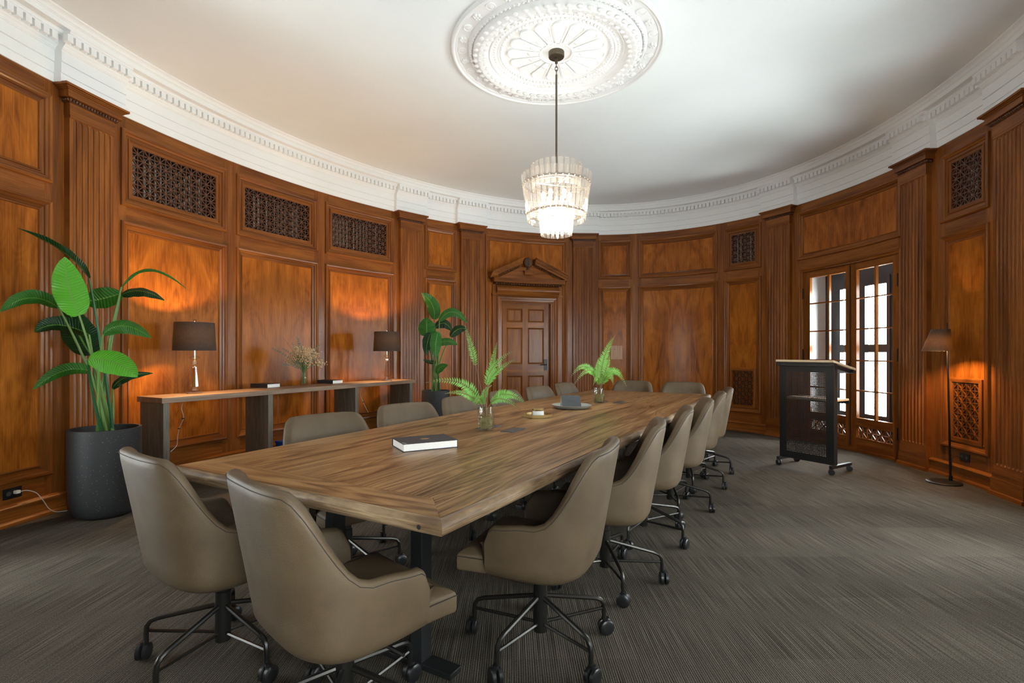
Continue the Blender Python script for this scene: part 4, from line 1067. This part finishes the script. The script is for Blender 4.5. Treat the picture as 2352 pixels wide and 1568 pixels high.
for tip, wd in (((626, 800), .012), ((683, 774), .014), ((689, 790), .014), ((733, 793), .012), ((648, 838), .011), ((671, 788), .009), ((730, 822), .012), ((650, 799), .012), ((650.5, 775), .004)):
    T_p = px(*tip, 5.75 + random.uniform(-.08, .05)) - fo; base = Vector((0, 0, .15)); mid = base.lerp(T_p, .5) + Vector((0, 0, .03))
    pth = through(base, mid, T_p, 12); k = MB(); k.tube(pth, .0016, 4)
    if wd > .005:
        for i in range(3, 13):
            for e in (-1, 1):
                p = pth[i]; tg = (pth[min(12, i + 1)] - pth[i - 1]).normalized(); sd = tg.cross(Vector((random.uniform(-.6, .6), -1, .2))).normalized() * e
                L_ = wd * 2.2 * (1 - i / 20); 
                k.add([p, p + sd * L_ * .5 + tg * L_ * .4, p + sd * L_ + tg * L_ * .1, p + sd * L_ * .6 - tg * L_ * .4])
    k.build('eucalyptus_sprig', 'eucalyptus' if wd > .005 else 'fern_stem', f_)
# lamp cords and outlets
def cord(name, pts, r_, mat, label, cat='cord', clips=()):
    q = Vector(pts[0]); e_ = empty(name, q, 0, label, cat)
    P_ = []; pts = [Vector(p) - q for p in pts]
    for i in range(len(pts) - 1):
        p0, p1, p2, p3 = pts[max(0, i - 1)], pts[i], pts[i + 1], pts[min(len(pts) - 1, i + 2)]
        for t in (j / 6 for j in range(6)):
            P_.append(.5 * ((2 * p1) + (-p0 + p2) * t + (2 * p0 - 5 * p1 + 4 * p2 - p3) * t * t + (-p0 + 3 * p1 - 3 * p2 + p3) * t ** 3))
    P_.append(pts[-1]); k = MB(); k.tube(P_, r_, 6); k.build('wire', mat, e_, True)
    for c in clips: k = MB(); k.box(Vector(c) - q, (.022, .010, .008)); k.build('cord_clip', 'black', e_)
    return e_
dz_ = 4.62
cord('lamp_cord', [px(420, 925, dz_), px(417, 938, dz_), px(421, 953, dz_), px(421, 962, dz_), px(413, 980, dz_), px(408, 1000, dz_), px(406, 1022, dz_ - .03), px(392, 1037, dz_ - .12)], .0028, 'clear_cord', 'pale clear lamp cord dangling under the near end of the console', clips=[px(421, 961, dz_ - .004), px(412, 984, dz_ - .004)])
dz_ = 6.45
cord('lamp_cord', [px(829, 893, dz_), px(828, 908, dz_), px(834, 922, dz_), px(838, 932, dz_), px(846, 947, dz_ - .03)], .0028, 'clear_cord', 'pale clear lamp cord dangling under the far end of the console', clips=[px(835, 923, dz_ - .004)])
def outlet(s_, z_, lb, plug):
    x, y, nx, ny = frame_at(s_); rz = atan2(ny, nx) - pi / 2 + pi
    o_ = empty('wall_outlet', W(s_, .001, z_), rz, lb, 'outlet')
    k = MB(); k.box((0, -.003, 0), (.122, .006, .074)); k.build('cover_plate', 'black', o_, bevel=.001)
    for e in (-1, 1):
        k = MB(); k.lathe([(.016, 0), (.016, .002)], 14, (e * .028, -.006, 0), R=Matrix.Rotation(pi / 2, 3, 'X')); k.build('socket', 'grey_plate', o_)
    return o_
outlet(-9.134, .218, 'black double outlet in the base of the left wall, with a white plug in it', True)
outlet(4.368, .226, 'black double outlet low on the right wall behind the floor lamp', True)
c_ = cord('plug_cord', [W(-9.105, .03, .222), W(-9.07, .045, .221), W(-9.02, .06, .19), W(-8.97, .06, .12), W(-8.93, .06, .05), W(-8.88, .065, .012), W(-8.82, .09, .004)], .0028, 'clear_cord', 'pale cord with a white plug running down from the left wall outlet to the floor')
k = MB(); q = Vector(W(-9.105, .03, .222)); x, y, nx, ny = frame_at(-9.105)
k.box(Vector(W(-9.115, .018, .222)) - q, (.030, .026, .022), Matrix.Rotation(atan2(ny, nx) - pi / 2, 3, 'Z')); k.build('plug', 'white_plastic', c_, bevel=.003)
cord('plug_cord', [W(4.35, .012, .226), W(4.31, .03, .222), W(4.27, .045, .19), W(4.29, .06, .12), W(4.285, .07, .04), W(4.31, .10, .006)], .0028, 'black', 'thin black cord from the right wall outlet down to the floor lamp base')
# blue box under the console
B_ = px(660, 1015, 5.15); r_ = empty('storage_box', (B_.x, B_.y + .15, 0), ca_, 'small blue box on the floor under the console, mostly hidden by the first left chair', 'box')
k = MB(); k.box((0, 0, .14), (.28, .20, .27)); k.build('box_body', 'blue', r_, bevel=.004); k = MB(); k.box((0, 0, .285), (.29, .21, .02)); k.build('lid', 'blue', r_, bevel=.003)

# ------------------------------------------------------------------ floor lamp
fx, fy = 3.975, 4.70
fl = empty('floor_lamp', (fx, fy, 0), 0, 'slim black floor lamp with slanted brown shade beside the right window', 'floor lamp')
k = MB(); k.lathe([(.134, 0), (.134, .010), (.128, .014), (.01, .016)], 40); k.build('base', 'black_metal', fl, True, angle=40)
ptop = px(2175, 757, fy) - Vector((fx, fy, 0)); pb0 = Vector((.078, .02, .016))
k = MB(); k.tube([pb0, pb0 + Vector((0, 0, .05))], .014, 10); k.tube([pb0, pb0.lerp(ptop, .5), ptop], [.0095, .008, .006], 10); k.tube([ptop, ptop + Vector((0, 0, .06))], .005, 8); k.build('pole', 'iron', fl, True)
sc_c0 = px(2151.5, 806, fy) - Vector((fx, fy, 0)); sc_c1 = px(2161, 756, fy) - Vector((fx, fy, 0))
k = MB(); rows = []
for c, rr in ((sc_c0, .113), (sc_c1, .071), (sc_c1, .0695), (sc_c0, .1115)): rows.append([c + Vector((rr * cos(a), rr * sin(a), 0)) for a in (2 * pi * i / 40 for i in range(40))])
k.grid(rows, closed=True); k.build('lamp_shade', 'shade_floor', fl, True, angle=40)
bc = sc_c0.lerp(sc_c1, .5); k = MB(); k.ball(bc, .026, 12, 8); k.build('bulb', 'bulb', fl, True); k = MB(); k.tube([bc + Vector((0, 0, .02)), ptop - Vector((0, 0, .01))], .006, 6); k.build('lamp_holder', 'iron', fl)
light('floor_lamp_light', (fx + bc.x, fy + bc.y, bc.z - .035), FLOOR_LAMP_W, (1, .58, .24), .025)

# ------------------------------------------------------------------ lectern
A_ = Vector((2.847, 5.456, 0)); B2 = Vector((3.121, 4.991, 0)); ex = (B2 - A_).normalized(); ey = Vector((-ex.y, ex.x, 0))
if ey.y < 0: ey = -ey
la = atan2(ex.y, ex.x)
lec = empty('lectern', A_.lerp(B2, .5) + ey * .17, la, 'black perforated steel lectern on casters with a pale sloping wood top', 'lectern')
# local: x along the front (towards camera right), y away from the front
lwid = (B2 - A_).length; yl = 1 if Matrix.Rotation(-la, 3, 'Z') @ ey @ Vector((0, 1, 0)) > 0 else -1
HWL = lwid / 2; FR = -.135
for e in (-1, 1):
    k = MB(); k.box((e * HWL, .0, .075), (.035, .36, .030)); k.build('foot_bar', 'black_metal', lec, bevel=.002)
    k = MB(); k.box((e * (HWL - .005), FR + .03, .59), (.028, .06, 1.0)); k.build('side_upright', 'black_metal', lec, bevel=.002)
    for y_ in (-.165, .165):
        k = MB(); R2 = Matrix.Rotation(.5 * e, 3, 'Z') @ Matrix.Rotation(pi / 2, 3, 'X')
        for o_ in (-.012, .012): k.lathe([(.012, -.009), (.026, -.009), (.029, -.005), (.029, .005), (.026, .009), (.012, .009)], 16, Vector((e * HWL, y_, .029)) + Matrix.Rotation(.5 * e, 3, 'Z') @ Vector((0, o_, 0)), R=R2)
        k.lathe([(.008, .03), (.010, .062)], 8, (e * HWL, y_, 0)); k.build('caster', 'black', lec, True, angle=40)
# perforated front sheet: real square holes
k = MB(); x0, x1, z0, z1 = -HWL + .012, HWL - .012, .09, 1.075
nx_, nz_ = 26, 54; hx0, hx1, hz0, hz1 = x0 + .055, x1 - .055, .16, 1.0
def lv(a, b_, n_, f_=.5):
    st_ = (b_ - a) / n_; o_ = []
    for i in range(n_): o_ += [a + st_ * (i + .5 - f_ / 2), a + st_ * (i + .5 + f_ / 2)]
    return o_
gx = [x0] + lv(hx0, hx1, nx_) + [x1]; gz = [z0] + lv(hz0, hz1, nz_) + [z1]
bi = len(k.v)
k.v += [(x, FR, z) for z in gz for x in gx]
for j in range(len(gz) - 1):
    for i in range(len(gx) - 1):
        if i % 2 == 1 and j % 2 == 1: continue
        q = bi + j * len(gx) + i; k.f.append((q, q + 1, q + 1 + len(gx), q + len(gx))); k.uv.append(None)
k.build('perforated_panel', 'black_metal', lec)
zt0 = 1.085; k = MB(); sl = atan2(.085, .42)
R = Matrix.Rotation(-sl, 3, 'X'); k.box((0, .03, zt0 - .015), (lwid + .05, .43, .022), R, grain=0); k.build('desk_top', 'beech', lec, bevel=.003)
k = MB(); k.box((0, .03, zt0 - .045), (lwid - .02, .38, .036), R); k.build('top_frame', 'black_metal', lec)
for e in (-1, 1):
    for y_ in (-.155, .20):
        k = MB(); k.box(Vector((e * (HWL + .006), .03, zt0 - .042)) + R @ Vector((0, y_ - .02, 0)), (.035, .04, .035), R); k.build('corner_bracket', 'black', lec)
k = MB(); k.box((0, .04, .72), (lwid - .03, .30, .02), grain=0); k.build('shelf', 'beech', lec, bevel=.002)
k = MB(); k.box((0, .19, .70), (lwid - .03, .012, .045)); k.build('shelf_lip', 'black_metal', lec)

# ------------------------------------------------------------------ planters and broad-leaf plants
def planter(x, y, rt, rb, h, lb):
    r_ = empty('planter', (x, y, 0), 0, lb, 'planter')
    k = MB(); k.lathe([(.01, 0), (rb * .80, 0), (rb * .93, .010), (rb * 1.03, .035), (rb * 1.09, .075), (rt * .955, .13), (rt * .985, .24), (rt, h * .6), (rt, h), (rt - .018, h), (rt - .03, h * .6), (rb - .03, .08), (.01, .06)], 48, cap=False); k.build('pot', 'stone', r_, True, angle=60)
    k = MB(); k.lathe([(.001, h - .075), (rt - .024, h - .08)], 30, cap=False); k.build('soil', 'soil', r_); return r_
def wall_D(x):                       # depth of the wall behind pixel column x
    dx = (x - 1176) / FPX; ox, oy = -CX, -CY
    u0, v0 = ct * ox + st * oy, -st * ox + ct * oy; u1, v1 = ct * dx + st, -st * dx + ct
    a, b_ = EA - .12, EB - .12; qa = (u1 / a) ** 2 + (v1 / b_) ** 2; qb = 2 * (u0 * u1 / a / a + v0 * v1 / b_ / b_); qc = (u0 / a) ** 2 + (v0 / b_) ** 2 - 1
    return (-qb + sqrt(qb * qb - 4 * qa * qc)) / 2 / qa
def blade(base, mid, tip, wid, tilt, fold, o_, n_=16, wave=.0):
    """broad leaf around a midrib curve; tilt turns the blade about the midrib, fold closes it"""
    P_ = through(base, mid, tip, n_); k = MB(); rows, uvs = [], []
    L_ = sum((P_[i + 1] - P_[i]).length for i in range(n_))
    for i, p in enumerate(P_):
        t = i / n_; tg = (P_[min(n_, i + 1)] - P_[max(0, i - 1)]).normalized()
        view = p.normalized() if p.length else Vector((0, 1, 0)); view = (p - Vector((0, 0, 1.2))).normalized()
        sd = tg.cross(view).normalized(); nn = sd.cross(tg).normalized()
        a = tilt; sd2 = sd * cos(a) + nn * sin(a); nn2 = nn * cos(a) - sd * sin(a)
        wd = wid * 1.10 * max(.01, 1 - abs(2 * (t * .97 + .03) ** .80 - 1) ** 2.1) ** .74
        row, uv = [], []
        for c in (-1, -.66, -.33, 0, .33, .66, 1):
            rp = wave * sin(t * 21 + c * 2) * abs(c) * .3
            row.append(p + sd2 * (c * wd * cos(fold * abs(c))) + nn2 * (abs(c) ** 1.4 * wd * sin(fold) + rp * wd) - o_); uv.append((c * .5, t * L_ * 1.6))
        rows.append(row); uvs.append(uv)
    k.grid(rows, uvs); return k
def plant(cx_, cy_, zs, leaves, lb, stem_r):
    r_ = empty('bird_of_paradise_plant', (cx_, cy_, zs), 0, lb, 'plant'); o_ = Vector((cx_, cy_, zs))
    for i, (b_, m_, t_, wpx, tilt, fold, mat, dz) in enumerate(leaves):
        D = cy_ + dz
        def pt(q, e=0):
            dd_ = min(D + e, wall_D(q[0]) - .10); return px(q[0], q[1], dd_)
        B, Mm, Tp = pt(b_), pt(m_, -.02), pt(t_, -.05)
        wd = wpx / FPX * D * .5
        blade(B, Mm, Tp, wd, tilt, fold, o_, wave=.25).build('leaf', mat, r_, True, angle=180)
        a = 2 * pi * i / len(leaves) + .4; root = o_ + Vector((.05 * cos(a), .05 * sin(a), 0))
        mid = root.lerp(B, .5) + Vector((0, 0, .03)) + (B - root).cross(Vector((0, 1, 0))).normalized() * .0 ; mid.x = root.x * .62 + B.x * .38
        pth = through(root, mid, B, 10); k = MB(); k.tube([p - o_ for p in pth], [stem_r * (1.25 - .65 * j / 10) for j in range(11)], 8)
        k.build('stalk', 'stem' if i % 3 else 'stem_dark', r_, True)
        hook = [B, B.lerp(Mm, .35)]
PX, PY = px(242, 900, 3.80).x, 3.80
planter(PX, PY, .222, .185, .64, 'large speckled black planter on the floor left of the console')
plant(PX, PY, .57, [
    ((205, 640), (145, 578), (40, 524), 25, 1.0, .5, 'leaf_dark', -.15),
    ((182, 724), (158, 660), (149, 590), 58, .15, .15, 'leaf_bright', -.25),
    ((134, 706), (70, 684), (0, 716), 34, .5, .3, 'leaf', -.2),
    ((209, 815), (180, 765), (154, 702), 62, .3, .2, 'leaf_dark', .12),
    ((205, 768), (135, 746), (79, 762), 38, .4, .5, 'leaf_dark', -.1),
    ((276, 674), (225, 688), (196, 690), 46, .2, .3, 'leaf', .1),
    ((277, 678), (325, 668), (378, 690), 26, .7, .4, 'leaf_dark', .15),
    ((279, 659), (345, 618), (433, 667), 11, .9, .5, 'leaf', -.02),
    ((237, 768), (285, 748), (347, 776), 34, .3, .5, 'leaf', -.2),
    ((202, 827), (262, 832), (315, 866), 52, .25, .25, 'leaf_bright', -.35),
    ((207, 852), (145, 852), (75, 895), 28, .3, .4, 'leaf', -.15),
    ((258, 893), (290, 866), (352, 857), 20, .6, .3, 'leaf_dark', .1)],
    'tall broad-leaf tropical plant with long arching leaves in the big left planter', .010)
QX, QY = px(1001, 900, 6.75).x, 6.75
planter(QX, QY, .185, .155, .70, 'black planter in front of the wall right of the console, half hidden by chairs')
plant(QX, QY, .63, [
    ((997, 733), (993, 700), (968, 672), 27, .2, .2, 'leaf', .0),
    ((1009, 737), (1040, 716), (1073, 742), 20, .3, .3, 'leaf', -.1),
    ((981, 772), (980, 752), (981, 729), 38, .2, .2, 'leaf', -.1),
    ((1000, 752), (1020, 742), (1039, 761), 22, .3, .4, 'leaf_dark', .1),
    ((1035, 773), (1052, 756), (1072, 756), 21, .3, .4, 'leaf_dark', .0),
    ((1006, 762), (1001, 790), (1001, 821), 26, .2, .2, 'leaf', -.25),
    ((990, 765), (982, 785), (979, 816), 22, .3, .2, 'leaf_dark', -.1),
    ((1004, 792), (1026, 783), (1051, 792), 18, .3, .4, 'leaf', -.2),
    ((1003, 832), (988, 832), (972, 826), 10, .5, .4, 'leaf_dark', -.1),
    ((1006, 858), (1010, 845), (1029, 838), 18, .3, .3, 'leaf', -.2)],
    'broad-leaf tropical plant in the farther planter, between console and panelled door', .009)
